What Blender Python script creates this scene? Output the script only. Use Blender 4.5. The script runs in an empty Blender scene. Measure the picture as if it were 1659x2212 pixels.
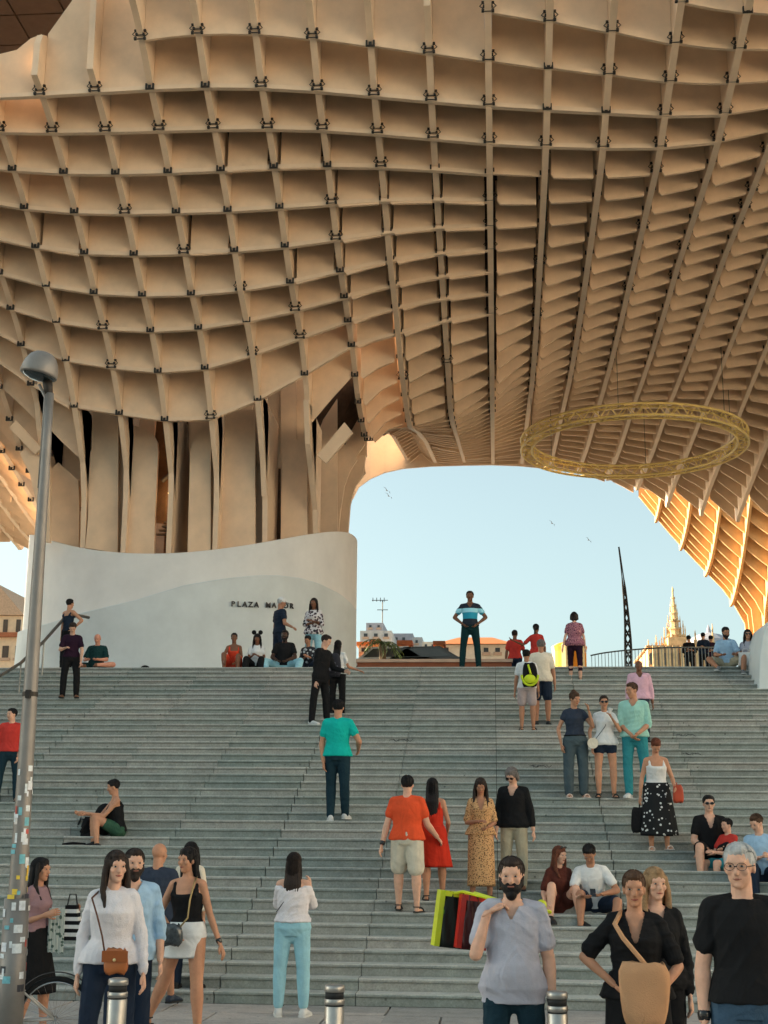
import bpy, math, random
import numpy as np
from mathutils import Matrix, Vector, noise
random.seed(7)
RNG = np.random.RandomState(5)
C = bpy.context.scene.collection
S = bpy.context.scene
# ---------------------------------------------------------------- camera
F_, YAW, PITCH, ROLL, EYE = 2900.0, math.radians(4.8), math.radians(13.74), math.radians(0.5), 1.8
_f = Vector((-math.sin(YAW)*math.cos(PITCH), math.cos(YAW)*math.cos(PITCH), math.sin(PITCH)))
_r = Vector((math.cos(YAW), math.sin(YAW), 0)); _u = _r.cross(_f)
RI = _r*math.cos(ROLL) + _u*math.sin(ROLL); UP = _u*math.cos(ROLL) - _r*math.sin(ROLL)
cam = bpy.data.cameras.new('camera'); cam_o = bpy.data.objects.new('camera', cam); C.objects.link(cam_o)
M4 = Matrix((( RI.x, UP.x, -_f.x, 0), (RI.y, UP.y, -_f.y, 0), (RI.z, UP.z, -_f.z, EYE), (0, 0, 0, 1)))
cam_o.matrix_world = M4
cam.sensor_fit = 'VERTICAL'; cam.sensor_height = 36.0; cam.lens = 36.0*F_/2212.0
cam.clip_start = 0.1; cam.clip_end = 5000
S.camera = cam_o
# ---------------------------------------------------------------- light
SUN_EL, SUN_AZ = 15.0, -82.0          # azimuth from +Y, clockwise positive: the sun stands low on the left
W = bpy.data.worlds.new('World'); S.world = W; W.use_nodes = True
nt = W.node_tree; nt.nodes.clear()
sky = nt.nodes.new('ShaderNodeTexSky'); sky.sky_type = 'NISHITA'; sky.sun_disc = False
sky.sun_elevation = math.radians(SUN_EL); sky.sun_rotation = math.radians(SUN_AZ)
sky.air_density = 1.0; sky.dust_density = 2.2; sky.ozone_density = 1.2; sky.altitude = 10
hs = nt.nodes.new('ShaderNodeHueSaturation'); hs.inputs['Saturation'].default_value = 0.5; hs.inputs['Hue'].default_value = 0.487
bg = nt.nodes.new('ShaderNodeBackground'); bg.inputs['Strength'].default_value = 0.10
wo = nt.nodes.new('ShaderNodeOutputWorld')
nt.links.new(sky.outputs[0], hs.inputs['Color']); tint = nt.nodes.new('ShaderNodeVectorMath'); tint.operation = 'MULTIPLY'; tint.inputs[1].default_value = (.82, .93, .90)
nt.links.new(hs.outputs[0], tint.inputs[0]); nt.links.new(tint.outputs[0], bg.inputs[0]); nt.links.new(bg.outputs[0], wo.inputs[0])
sun = bpy.data.lights.new('sun', 'SUN'); sun.energy = 5.0; sun.angle = math.radians(0.5); sun.color = (1.0, 0.83, 0.60)
sun_o = bpy.data.objects.new('sun', sun); C.objects.link(sun_o)
_az, _el = math.radians(SUN_AZ), math.radians(SUN_EL)
SUN_DIR = Vector((math.sin(_az)*math.cos(_el), math.cos(_az)*math.cos(_el), math.sin(_el)))
sun_o.rotation_euler = SUN_DIR.to_track_quat('Z', 'Y').to_euler(); sun_o.location = (-40, 0, 60)
S.view_settings.view_transform = 'Standard'; S.view_settings.look = 'None'
S.view_settings.gamma = 1.0; S.view_settings.exposure = 1.65; S.view_settings.use_curve_mapping = False
S.cycles.max_bounces = 8; S.cycles.diffuse_bounces = 3; S.cycles.caustics_reflective = False; S.cycles.caustics_refractive = False
S.cycles.use_denoising = True

def ray(x, y):                      # a direction through a point of the photograph (1659 x 2212 units)
    return _f*F_ + RI*(x-829.5) + UP*(1106-y)
def on_y(x, y, Y): d = ray(x, y); k = Y/d.y; return Vector((d.x*k, Y, EYE+d.z*k))
def on_z(x, y, z): d = ray(x, y); k = (z-EYE)/d.z; return Vector((d.x*k, d.y*k, z))
RIS, TRD, Y0, NST = 0.13, 0.324, 15.8, 42
PLZ = NST*RIS
def on_stair(x, y):
    s = RIS/TRD; d = ray(x, y); k = (EYE+Y0*s)/(d.y*s-d.z); p = Vector((d.x*k, d.y*k, EYE+d.z*k))
    n = max(0, min(NST, int((p.y-Y0)/TRD)+1)); return Vector((p.x, max(p.y, Y0+.1), n*RIS))
# ---------------------------------------------------------------- materials
def hexc(r, g, b):
    f = lambda c: (c/255/12.92) if c/255 <= .04045 else ((c/255+.055)/1.055)**2.4
    return (f(r), f(g), f(b), 1)
MC = {}
def N(nt, t, **kw):
    n = nt.nodes.new(t)
    for k, v in kw.items():
        if k.startswith('i_'): n.inputs[k[2:]].default_value = v
        else: setattr(n, k, v)
    return n
def mat(name, col, rough=.6, metal=0, var=.12, scale=3.0, bump=0.0, bscale=60, spec=.3, coat=0):
    """plain surface with soft large-scale unevenness of its own colour and fine relief"""
    if name in MC: return MC[name]
    m = bpy.data.materials.new(name); m.use_nodes = True; nt = m.node_tree; b = nt.nodes['Principled BSDF']
    col = tuple(col[:3])+(1,)
    b.inputs['Roughness'].default_value = rough; b.inputs['Metallic'].default_value = metal
    b.inputs['Specular IOR Level'].default_value = spec
    tc = N(nt, 'ShaderNodeTexCoord')
    if var:
        no = N(nt, 'ShaderNodeTexNoise', i_Scale=scale, i_Detail=5.0, i_Roughness=.65); nt.links.new(tc.outputs['Object'], no.inputs['Vector'])
        mr = N(nt, 'ShaderNodeMapRange'); mr.inputs[1].default_value = .3; mr.inputs[2].default_value = .7
        mr.inputs[3].default_value = 1-var; mr.inputs[4].default_value = 1+var; nt.links.new(no.outputs['Fac'], mr.inputs[0])
        mx = N(nt, 'ShaderNodeVectorMath', operation='SCALE'); mx.inputs[0].default_value = col[:3]
        nt.links.new(mr.outputs[0], mx.inputs['Scale']); nt.links.new(mx.outputs[0], b.inputs['Base Color'])
    else: b.inputs['Base Color'].default_value = col
    if name.startswith('cloth_') or name.endswith('_print'):
        mp = N(nt, 'ShaderNodeMapping'); mp.inputs['Scale'].default_value = (1.0, 1.0, .55); nt.links.new(tc.outputs['Object'], mp.inputs[0])
        n4 = N(nt, 'ShaderNodeTexNoise', i_Scale=5.5, i_Detail=2.0, i_Distortion=1.2); nt.links.new(mp.outputs[0], n4.inputs['Vector'])
        b4 = N(nt, 'ShaderNodeBump', i_Strength=.6, i_Distance=.05); nt.links.new(n4.outputs['Fac'], b4.inputs['Height']); fold_n = b4
    else: fold_n = None
    if bump:
        n2 = N(nt, 'ShaderNodeTexNoise', i_Scale=bscale, i_Detail=3.0); nt.links.new(tc.outputs['Object'], n2.inputs['Vector'])
        bp = N(nt, 'ShaderNodeBump', i_Strength=bump, i_Distance=.01); nt.links.new(n2.outputs['Fac'], bp.inputs['Height']); nt.links.new(bp.outputs[0], b.inputs['Normal'])
        if fold_n: nt.links.new(fold_n.outputs[0], bp.inputs['Normal'])
    MC[name] = m; return m
def granite(name, c1, c2, cell, joint=None):
    """stone whose tone changes from block to block (by place) with grain, stains and foot wear"""
    m = bpy.data.materials.new(name); m.use_nodes = True; nt = m.node_tree; b = nt.nodes['Principled BSDF']; L = nt.links.new
    b.inputs['Roughness'].default_value = .75; b.inputs['Specular IOR Level'].default_value = .25
    g = N(nt, 'ShaderNodeNewGeometry')
    dv = N(nt, 'ShaderNodeVectorMath', operation='DIVIDE'); L(g.outputs['Position'], dv.inputs[0]); dv.inputs[1].default_value = cell
    fl = N(nt, 'ShaderNodeVectorMath', operation='FLOOR'); L(dv.outputs[0], fl.inputs[0])
    wn = N(nt, 'ShaderNodeTexWhiteNoise', noise_dimensions='3D'); L(fl.outputs[0], wn.inputs['Vector'])
    n1 = N(nt, 'ShaderNodeTexNoise', i_Scale=.55, i_Detail=6.0, i_Roughness=.7); L(g.outputs['Position'], n1.inputs['Vector'])
    n2 = N(nt, 'ShaderNodeTexNoise', i_Scale=38.0, i_Detail=4.0, i_Roughness=.8); L(g.outputs['Position'], n2.inputs['Vector'])
    n3 = N(nt, 'ShaderNodeTexNoise', i_Scale=5.0, i_Detail=5.0, i_Roughness=.7); L(g.outputs['Position'], n3.inputs['Vector'])
    a = N(nt, 'ShaderNodeMath', operation='MULTIPLY_ADD'); L(wn.outputs['Value'], a.inputs[0]); a.inputs[1].default_value = .55; L(n1.outputs['Fac'], a.inputs[2])
    r = N(nt, 'ShaderNodeMapRange'); r.inputs[1].default_value = .35; r.inputs[2].default_value = 1.2; L(a.outputs[0], r.inputs[0])
    mx = N(nt, 'ShaderNodeMix', data_type='RGBA'); mx.inputs[6].default_value = c1; mx.inputs[7].default_value = c2; L(r.outputs[0], mx.inputs[0])
    w2 = N(nt, 'ShaderNodeMapRange'); w2.inputs[1].default_value = 0; w2.inputs[2].default_value = 1; w2.inputs[3].default_value = .88; w2.inputs[4].default_value = 1.1; L(wn.outputs['Value'], w2.inputs[0])
    g2 = N(nt, 'ShaderNodeMapRange'); g2.inputs[1].default_value = .25; g2.inputs[2].default_value = .75; g2.inputs[3].default_value = .7; g2.inputs[4].default_value = 1.3; L(n2.outputs['Fac'], g2.inputs[0])
    g3 = N(nt, 'ShaderNodeMapRange'); g3.inputs[1].default_value = .3; g3.inputs[2].default_value = .7; g3.inputs[3].default_value = .8; g3.inputs[4].default_value = 1.15; L(n3.outputs['Fac'], g3.inputs[0])
    vo = N(nt, 'ShaderNodeTexVoronoi', i_Scale=4.5); L(g.outputs['Position'], vo.inputs['Vector']); vr = N(nt, 'ShaderNodeMapRange'); vr.inputs[1].default_value = .05; vr.inputs[2].default_value = .085; vr.inputs[3].default_value = .45; vr.inputs[4].default_value = 1; L(vo.outputs['Distance'], vr.inputs[0]); gm = N(nt, 'ShaderNodeMath', operation='MULTIPLY'); L(g3.outputs[0], gm.inputs[0]); L(vr.outputs[0], gm.inputs[1]); g3 = gm
    q = N(nt, 'ShaderNodeMath', operation='MULTIPLY'); L(w2.outputs[0], q.inputs[0]); L(g2.outputs[0], q.inputs[1])
    q2 = N(nt, 'ShaderNodeMath', operation='MULTIPLY'); L(q.outputs[0], q2.inputs[0]); L(g3.outputs[0], q2.inputs[1])
    vm = N(nt, 'ShaderNodeVectorMath', operation='SCALE'); L(mx.outputs[2], vm.inputs[0]); L(q2.outputs[0], vm.inputs['Scale']); L(vm.outputs[0], b.inputs['Base Color'])
    bp = N(nt, 'ShaderNodeBump', i_Strength=.35, i_Distance=.004); L(n2.outputs['Fac'], bp.inputs['Height']); L(bp.outputs[0], b.inputs['Normal'])
    MC[name] = m; return m
def pattern(name, base, spots, scale=30, thr=.42, kind='VORONOI', rough=.8):
    """printed cloth: blotches of one or two colours on a base"""
    m = bpy.data.materials.new(name); m.use_nodes = True; nt = m.node_tree; b = nt.nodes['Principled BSDF']; L = nt.links.new
    b.inputs['Roughness'].default_value = rough; b.inputs['Specular IOR Level'].default_value = .15
    tc = N(nt, 'ShaderNodeTexCoord'); src = base
    prev = None
    for k, s in enumerate(spots):
        if kind == 'VORONOI': t = N(nt, 'ShaderNodeTexVoronoi', i_Scale=scale*(1+.35*k)); o = t.outputs['Distance']; op = 'LESS_THAN'
        else: t = N(nt, 'ShaderNodeTexNoise', i_Scale=scale*(1+.35*k), i_Detail=2.0); o = t.outputs['Fac']; op = 'GREATER_THAN'
        L(tc.outputs['Object'], t.inputs['Vector'])
        c = N(nt, 'ShaderNodeMath', operation=op); L(o, c.inputs[0]); c.inputs[1].default_value = thr
        mx = N(nt, 'ShaderNodeMix', data_type='RGBA'); L(c.outputs[0], mx.inputs[0]); mx.inputs[7].default_value = s
        if prev: L(prev, mx.inputs[6])
        else: mx.inputs[6].default_value = base
        prev = mx.outputs[2]
    L(prev, b.inputs['Base Color']); MC[name] = m; return m
# ---------------------------------------------------------------- mesh helpers
class MB:
    def __init__(s): s.v = []; s.f = []; s.m = []; s.cm = 0
    def add(s, vs, fs):
        o = len(s.v); s.v += [tuple(v) for v in vs]; s.f += [tuple(i+o for i in f) for f in fs]; s.m += [s.cm]*len(fs); return s
    def box(s, x0, x1, y0, y1, z0, z1):
        return s.add([(x0,y0,z0),(x1,y0,z0),(x1,y1,z0),(x0,y1,z0),(x0,y0,z1),(x1,y0,z1),(x1,y1,z1),(x0,y1,z1)],
            [(3,2,1,0),(4,5,6,7),(0,1,5,4),(1,2,6,5),(2,3,7,6),(3,0,4,7)])
    def prism(s, poly, d):                       # poly of 3d points, extruded by vector d
        n = len(poly); P = [Vector(p) for p in poly]; d = Vector(d)
        return s.add(P+[p+d for p in P], [tuple(range(n))[::-1], tuple(range(n, 2*n))]+[(i, (i+1) % n, (i+1) % n+n, i+n) for i in range(n)])
    def tube(s, pts, rad, n=8, cap=True):
        pts = [Vector(p) for p in pts]; rs = rad if isinstance(rad, (list, tuple)) else [rad]*len(pts); vs = []; ref = None
        for i, p in enumerate(pts):
            t = (pts[min(i+1, len(pts)-1)]-pts[max(i-1, 0)]).normalized()
            if ref is None: ref = t.orthogonal().normalized()
            ref = (ref-t*ref.dot(t)).normalized(); b = t.cross(ref)
            for k in range(n):
                a = 2*math.pi*k/n; vs.append(p+(ref*math.cos(a)+b*math.sin(a))*rs[i])
        fs = [(i*n+k, i*n+(k+1) % n, (i+1)*n+(k+1) % n, (i+1)*n+k) for i in range(len(pts)-1) for k in range(n)]
        if cap: fs += [tuple(range(n))[::-1], tuple(range((len(pts)-1)*n, len(pts)*n))]
        return s.add(vs, fs)
    def lathe(s, prof, c=(0,0,0), n=24):
        vs = [(c[0]+r*math.cos(2*math.pi*k/n), c[1]+r*math.sin(2*math.pi*k/n), c[2]+z) for r, z in prof for k in range(n)]
        fs = [(i*n+k, i*n+(k+1) % n, (i+1)*n+(k+1) % n, (i+1)*n+k) for i in range(len(prof)-1) for k in range(n)]
        if prof[0][0] > 1e-4: fs.append(tuple(range(n))[::-1])
        if prof[-1][0] > 1e-4: fs.append(tuple(range((len(prof)-1)*n, len(prof)*n)))
        return s.add(vs, fs)
    def mesh(s, name, mats, smooth=False):
        me = bpy.data.meshes.new(name); me.from_pydata([tuple(v) for v in s.v], [], s.f)
        for m in (mats if isinstance(mats, (list, tuple)) else [mats]): me.materials.append(m)
        if s.cm or any(s.m): me.polygons.foreach_set('material_index', s.m)
        if smooth: me.polygons.foreach_set('use_smooth', [True]*len(s.f))
        me.update(); return me
    def build(s, name, mats, parent=None, smooth=False):
        o = bpy.data.objects.new(name, s.mesh(name, mats, smooth)); C.objects.link(o)
        if parent: o.parent = parent
        return o
def tag(o, label=None, cat=None, group=None, kind=None):
    if label: o['label'] = label
    if cat: o['category'] = cat
    if group: o['group'] = group
    if kind: o['kind'] = kind
    return o
def empty(name, loc=(0,0,0), rz=0):
    o = bpy.data.objects.new(name, None); C.objects.link(o); o.location = loc; o.rotation_euler = (0,0,rz); return o
def inst(name, me, parent, loc=(0,0,0), rot=None, sc=None):
    o = bpy.data.objects.new(name, me); C.objects.link(o); o.parent = parent; o.location = loc
    if rot: o.rotation_euler = rot
    if sc: o.scale = sc
    return o
# ================================================================ ground and stairs
M_ground = granite('ground_stone', hexc(150,146,140), hexc(170,160,150), (4, 4, 9))
M_pave = granite('paving_granite', hexc(156,156,152), hexc(178,168,160), (1.2, .8, 9))
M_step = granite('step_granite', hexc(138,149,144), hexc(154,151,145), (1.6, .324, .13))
M_tread_lit = granite('step_granite_skylit', hexc(172,179,172), hexc(184,180,172), (1.6, .324, .13))  # paler copy of the step granite: sky light on treads put into the colour
M_plaza = granite('plaza_stone', hexc(120,126,124), hexc(150,146,140), (1.5, 1.5, 9))
M_joint = mat('joint_grout', hexc(52,52,50), .95)
g = MB(); g.box(-1500, 1500, -1500, 3000, -1.2, -.3); tag(g.build('ground', M_ground), kind='structure')
g = MB(); g.box(-45, 45, -45, Y0+.4, -.299, -.06); pav = tag(g.build('pavement', M_joint), kind='structure')
pm = MB()
pm.add([(0,0,0),(1.19,0,0),(1.19,.79,0),(0,.79,0),(.008,.008,.062),(1.182,.008,.062),(1.182,.782,.062),(.008,.782,.062)],
       [(4,5,6,7),(0,1,5,4),(1,2,6,5),(2,3,7,6),(3,0,4,7)])
pme = pm.mesh('paving_slab', M_pave)
rest = MB()
for j in range(-8, 13):
    for i in range(-12, 13):
        x = i*1.2+(.6 if j % 2 else 0); y = Y0-.01-.8*(j+1)
        if 0 <= j < 9 and -7 <= i <= 6: inst('paving_slab', pme, pav, (x, y, -.062))
        elif j >= 0: rest.add([(v[0]+x, v[1]+y, v[2]-.062) for v in pm.v], pm.f)
tag(rest.build('paving_slab', M_pave, pav), kind='stuff')
# stairs: each step a row of granite blocks with a nosing
st = MB()
for n in range(NST):
    st.box(-22, 24, Y0+n*TRD+.12, Y0+(n+1)*TRD+.13, -.29, n*RIS+.06)
stairs = tag(st.build('stairs', M_joint), kind='structure')
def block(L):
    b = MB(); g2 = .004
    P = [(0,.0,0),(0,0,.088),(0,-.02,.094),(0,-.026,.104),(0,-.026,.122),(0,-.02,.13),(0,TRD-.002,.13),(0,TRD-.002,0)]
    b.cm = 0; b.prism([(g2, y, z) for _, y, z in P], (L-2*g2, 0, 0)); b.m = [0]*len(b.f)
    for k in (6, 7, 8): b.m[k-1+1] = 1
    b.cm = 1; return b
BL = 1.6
bm_ = block(BL); bme = bm_.mesh('step_block', [M_step, M_tread_lit]); bex = block(BL-.005); bexm = bex.mesh('step_block', [M_step, M_tread_lit])
cells = []
for n in range(NST):
    yy = Y0+n*TRD
    hw = 830/F_*(yy*1.0)+1.0
    for i in range(-14, 15):
        x = i*BL
        if x < -19 or x > 16: continue
        ex = (i % 3 == 0)
        cx = x+BL/2+yy*math.tan(YAW)
        cells.append((abs(cx) < hw+.6, n, i, x, yy, ex))
vis = [c for c in cells if c[0]]; vis.sort(key=lambda c: c[1]); near = set((c[1], c[2]) for c in vis[:298])
rest = MB()
for v_, n, i, x, yy, ex in cells:
    dz = RNG.uniform(-.0015, .0015); dy = RNG.uniform(-.002, .002)
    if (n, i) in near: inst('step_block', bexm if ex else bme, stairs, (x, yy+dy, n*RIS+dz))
    else:
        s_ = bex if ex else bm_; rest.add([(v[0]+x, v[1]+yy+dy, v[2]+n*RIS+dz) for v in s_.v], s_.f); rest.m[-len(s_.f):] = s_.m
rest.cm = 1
tag(rest.build('step_block', [M_step, M_tread_lit], stairs), kind='stuff')
# worn paint scribbles and stud holes on the risers
M_ink = mat('marker_ink', (.02,.02,.022), .8)
def scribble(px, py, w, h, seed):
    p = on_stair(px, py); r = random.Random(seed); b = MB(); n = round(p.z/RIS); yf = Y0+(n)*TRD-.0275 if n < NST else p.y
    x = p.x-w/2; k = 0
    while x < p.x+w/2:
        a = [(x+r.uniform(0,.03)+t*.05, yf+.024, n*RIS+.03+h*(.5+.5*math.sin(k*2.1+t*2.5))*.55) for t in range(3)]
        b.tube(a, .0055, 4); x += .06+r.uniform(0,.03); k += 1
    return tag(b.build('graffiti_scribble', M_ink, stairs), None)
scribble(858, 1617, .34, .09, 1); scribble(1160, 1665, .30, .08, 2); scribble(1478, 1600, .26, .08, 3); scribble(1495,1640,.3,.07,4)
pz = MB(); pz.box(-90, 95, Y0+NST*TRD-.001, 300, -.29, PLZ-.004); tag(pz.build('plaza_floor', M_plaza), kind='structure')

# ================================================================ big timber parasol
M_pan = mat('coated_timber', hexc(239,206,172), .55, var=.11, scale=.9, bump=.06, bscale=25)
M_pan2 = mat('coated_timber_edge', hexc(241,211,180), .55, var=.06, scale=2)
M_steel = mat('dark_steel', (.05,.042,.036), .55, metal=.5)
M_shade_deck = mat('shade_deck_dark', hexc(70,54,42), .8)
def up_(l): return [(v, z) for v, z in l]
T = {}
T[-9] = [(31.5,21.2),(32.7,20.7),(33.6,20.1),(34.6,19.5),(35.9,18.8),(36.9,18.1),(38.0,17.4),(39.4,16.6),(40.4,15.5),(41.2,14.6),(42.2,13)]
T[-8] = [(30.2,21.6),(31.5,21.1),(32.5,20.7),(33.5,20.1),(34.7,19.5),(35.7,18.7),(36.8,17.9),(38.1,17.2),(39.3,16.4),(40.4,15.3),(41.3,14.2),(42,12.5)]
T[-7] = [(30.2,21.6),(31.5,21.2),(32.6,20.8),(33.6,20.0),(34.8,19.4),(35.9,18.6),(36.8,17.8),(38.2,17.0),(39.4,16.1),(40.4,15.0),(41.2,14.1),(42,12.5)]
T[-6] = [(29.2,23.0),(30.35,22.2),(31.5,21.1),(32.6,20.7),(33.7,19.9),(34.9,19.3),(36.1,18.6),(36.9,17.7),(38.3,17.1),(39.3,16.2),(40.3,15.1),(41.2,14.1),(42,12.5)]
T[-5] = [(29.2,23.0),(30.35,22.3),(31.5,21.1),(32.7,20.6),(33.8,19.9),(34.9,19.2),(36.1,18.5),(37.0,17.7),(38.4,17.2),(39.6,16.6),(40.5,15.5),(41.4,14.5),(42.2,12.8)]
T[-4] = [(29.2,22.8),(30.35,22.1),(31.5,21.1),(32.8,20.6),(34.0,19.9),(35.1,19.2),(36.1,18.5),(36.9,17.9),(38.5,17.4),(40.0,16.9),(41.5,15.3),(42.3,14.3),(43,13)]
T[-3] = [(29.2,22.5),(30.35,21.9),(31.5,20.9),(33.1,20.4),(34.2,19.8),(35.1,19.2),(37.4,18.2),(39.1,17.8),(40.6,17.3),(42.5,16.1),(45.2,15.5),(47.5,16.2),(52,17.9),(58,19.5),(68,21.2)]
T[-2] = [(29.2,22.2),(30.35,21.6),(31.5,20.6),(33.5,20.1),(34.5,19.7),(36.2,19.0),(38.5,18.4),(41.7,17.1),(44,16.8),(46.6,16.6),(50,17.6),(57,19.3),(68,21.2)]
T[-1] = [(29.2,21.9),(30.35,21.2),(31.5,20.5),(32.6,20.1),(34.4,19.7),(35.9,19.3),(37.5,18.9),(39.7,18.4),(41.2,18.0),(43.7,17.2),(45.8,16.4),(49,16.8),(57.7,18.6),(68,21)]
T[0] = [(28,22.2),(29.2,21.8),(30.3,20.9),(31.5,20.3),(32.6,19.8),(33.7,19.5),(34.9,19.2),(36,19.0),(37.1,18.8),(38.3,18.5),(39.4,18.3),(40.5,18.1),(41.6,17.9),(45,17.5),(48.4,17.6),(57,19.2),(68,21)]
T[1] = [(28,21.8),(29.2,21.4),(30.3,20.6),(31.5,20.2),(33,19.6),(36,19.15),(40,18.8),(44,18.5),(48,18.6),(57,19.7),(68,21)]
T[2] = [(27,21.5),(28.1,21.2),(29.2,20.9),(30.3,20.4),(31.5,20.1),(32.9,19.4),(36.4,19.2),(40,19.1),(44.7,19.05),(50,19.2),(57.4,20.0),(68,20.9)]
T[3] = [(27,21.0),(28.1,20.9),(29.9,20.2),(31.5,19.9),(33.0,19.5),(36.3,19.5),(39,19.4),(48.2,19.4),(54.4,19.7),(61.8,20),(69,20.8)]
T[4] = [(26,20.8),(28.1,20.5),(29.9,20.1),(31.5,19.8),(33.2,19.6),(36.1,19.7),(40.5,19.9),(44.4,19.7),(48.8,19.7),(54.9,19.9),(62.8,20),(69,20.3)]
T[5] = [(26,20.6),(28.1,20.3),(31,20.1),(34.3,20.0),(36.4,20.0),(41,20.1),(44.8,19.9),(49.5,19.8),(55.3,19.9),(61.6,19.6),(69,19.8)]
T[6] = [(26,20.6),(31,20.3),(36,20.3),(42,20.5),(45.5,20.3),(50.1,20.0),(54.9,19.8),(61.6,19.4),(66.8,19.1),(68.6,18.7)]
T[7] = [(26,20.6),(31,20.4),(42,20.6),(49.5,20.3),(54.8,19.7),(57.8,19.3),(61.8,18.9),(65.5,18.4),(67.2,17.9)]
T[8] = [(26,20.6),(42,20.7),(50,20.3),(55,19.4),(57.9,18.9),(61.4,18.3),(64.2,17.8),(65.6,17.2)]
for i in range(9, 15):
    d = i-8; T[i] = [(26,20.6),(42,20.7),(50,20.2-.2*d),(56,19.1-.45*d),(60,18.2-.7*d),(64,17.0-.8*d)]
for i in range(15, 22):
    d = i-14; T[i] = [(26,20.4-.1*d),(36,20.3-.35*d),(42,20.2-.7*d),(50,19-1.0*d),(58,17-1.1*d),(64,12.6-.6*d)]
T[-10] = [(31.5,21.2),(33,20.9),(35.1,19.9),(37.3,18.3),(38.2,17.7),(39.4,17.0),(40.4,16.2),(41.3,15.5),(43,14.2),(45,13.2),(47,13.4)]
T[-11] = [(31.5,21.2),(33,21),(36,19.8),(38,18.8),(40,17.6),(42.0,16.2),(44.4,14.6),(46.5,14.1),(48,14.6)]
T[-12] = [(31.5,21.2),(34,20.8),(38,19.3),(42,17.3),(45,15.9),(48,15.0),(52,13.9),(56,13.3)]
T[-13] = [(31.5,21.2),(34,20.9),(38,19.8),(42,18.2),(45,17.0),(50,15.6),(56,14.2),(60,13.6)]
T[-14] = [(31.5,21.2),(34,21),(38,20.2),(42,19.0),(46,17.7),(50,16.5),(56,15.1),(61,14.3)]
T[-15] = [(31.5,21.2),(34,21),(38,20.4),(42,19.5),(46,18.5),(50,17.4),(56,15.9),(61,15.0)]
T[-16] = T[-15]; T[-17] = T[-15]
_vs = np.arange(26, 69.6, .5); _Z = {i: np.interp(_vs, [a for a, _ in T[i]], [b for _, b in T[i]]) for i in T}
for i in range(-12, 21):      # fair the surface along the rows and along the ribs
    w = np.array([_Z[max(-17, min(21, i+d))] for d in (-1, 0, 1)])
    z = .22*w[0]+.56*w[1]+.22*w[2] if i not in (-9, -4, -3, 8) or True else w[1]
    if i < 3: w2_ = np.array([_Z[max(-17, min(21, i+d))] for d in (-2, -1, 0, 1, 2)]); z = np.where(_vs < 39, .1*w2_[0]+.22*w2_[1]+.36*w2_[2]+.22*w2_[3]+.1*w2_[4], z)
    z = np.where((_vs > 40.2) & (i < -2), w[1], z)
    z = np.convolve(np.pad(z, 2, 'edge'), [.1, .2, .4, .2, .1], 'valid')
    e = T[i][-1][0]; s0 = T[i][0][0]
    T[i] = [(float(v), float(q)) for v, q in zip(_vs, z) if s0-.3 <= v <= e]+[(e, T[i][-1][1])]
def zlow(i, v):
    t = T[i]; return float(np.interp(v, [a for a, _ in t], [b for _, b in t]))
RS = 1.13
def row_v(j): return 32.6+RS*j
def first_row(i):
    return -1 if i < -6 else (-2 if i < 0 else (-3 if i < 3 else (-4 if i < 5 else -5)))
def last_v(i):
    e = T[i][-1][0]
    return e
canopy = tag(empty('timber_canopy', (0, 42, PLZ)), 'huge waffle-grid timber parasol canopy spreading over the steps from its left trunk', 'canopy')
def cpar(o): o.matrix_parent_inverse = Matrix.Translation((0, -42, -PLZ)); return o
def rib_mesh(i):
    v0 = row_v(first_row(i))-1.05
    if i <= -7: v0 = row_v(-1)-.55
    v1 = last_v(i); n = int((v1-v0)/.38)+2; bot = []; top = []
    for k in range(n+1):
        v = v0+(v1-v0)*k/n; z = zlow(i, v)
        off = 0.10 if i < 0 else -0.02
        if i in (-5, -2, -9): off = .10-.16*max(0, min(1, (v-35.5)/1.5))
        bot.append((v, z+off)); top.append((v, z+2.35 if v < 46 or i > -3 else z+2.35))
    if i <= -7:                      # rounded free tips over the front rim
        tz = {-7: 24.2, -8: 22.9, -9: 22.3}.get(i, 22.2); z0 = bot[0][1]
        tip = [(v0+.28-.30*math.sin(a), z0+1.0+(tz-z0-1.0)*t) for t, a in [(q/6, math.pi*q/6*.5+.9) for q in range(7)]]
        poly = bot+[(v, z) for v, z in top[::-1] if v > v0+2.2]+[(v0+.95, tz-.5), (v0+.75, tz-.1), (v0+.5, tz), (v0+.22, tz-.15), (v0+.05, tz-.5)]
        if i in (-7,): poly = bot+[(v, z) for v, z in top[::-1] if v > v0+2.2]+[(v0+1.2, 26.5), (v0-.3, 26.5), (v0-.1, 24)]
    else:
        front = [(v0+.2, 27.0), (v0-.7 if i < 3 else v0-.2, 27.0)] if i <= 4 else []
        poly = bot+top[::-1]
        if front: poly = bot+[(v, z) for v, z in top[::-1] if v > row_v(first_row(i))+.3]+[(row_v(first_row(i))+.12, 27.0), (v0-.8, 27.0), (v0-.3, bot[0][1]+.9)]
    # far end curls up softly
    if v1 > 60:
        n_ = len(bot); e = bot[-1]
        poly = poly[:n_-1]+[(e[0]-.1, e[1]-.02), (e[0]+.15, e[1]+.12), (e[0]+.25, e[1]+.4)]+poly[n_:]
    b = MB(); th = .085
    nb = len(bot)
    # strips instead of one big ngon, so that concave outlines shade right
    P0 = [(1.5*i-th, v, z) for v, z in poly]; b.prism(P0, (2*th, 0, 0)); return b
rib_bmesh = []
import bmesh
def tri(me):
    bm = bmesh.new(); bm.from_mesh(me); bmesh.ops.triangulate(bm, faces=[f for f in bm.faces if len(f.verts) > 4]); bm.to_mesh(me); bm.free()
for i in range(-17, 22):
    o = cpar(rib_mesh(i).build('rib', M_pan2, canopy)); tri(o.data)
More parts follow.
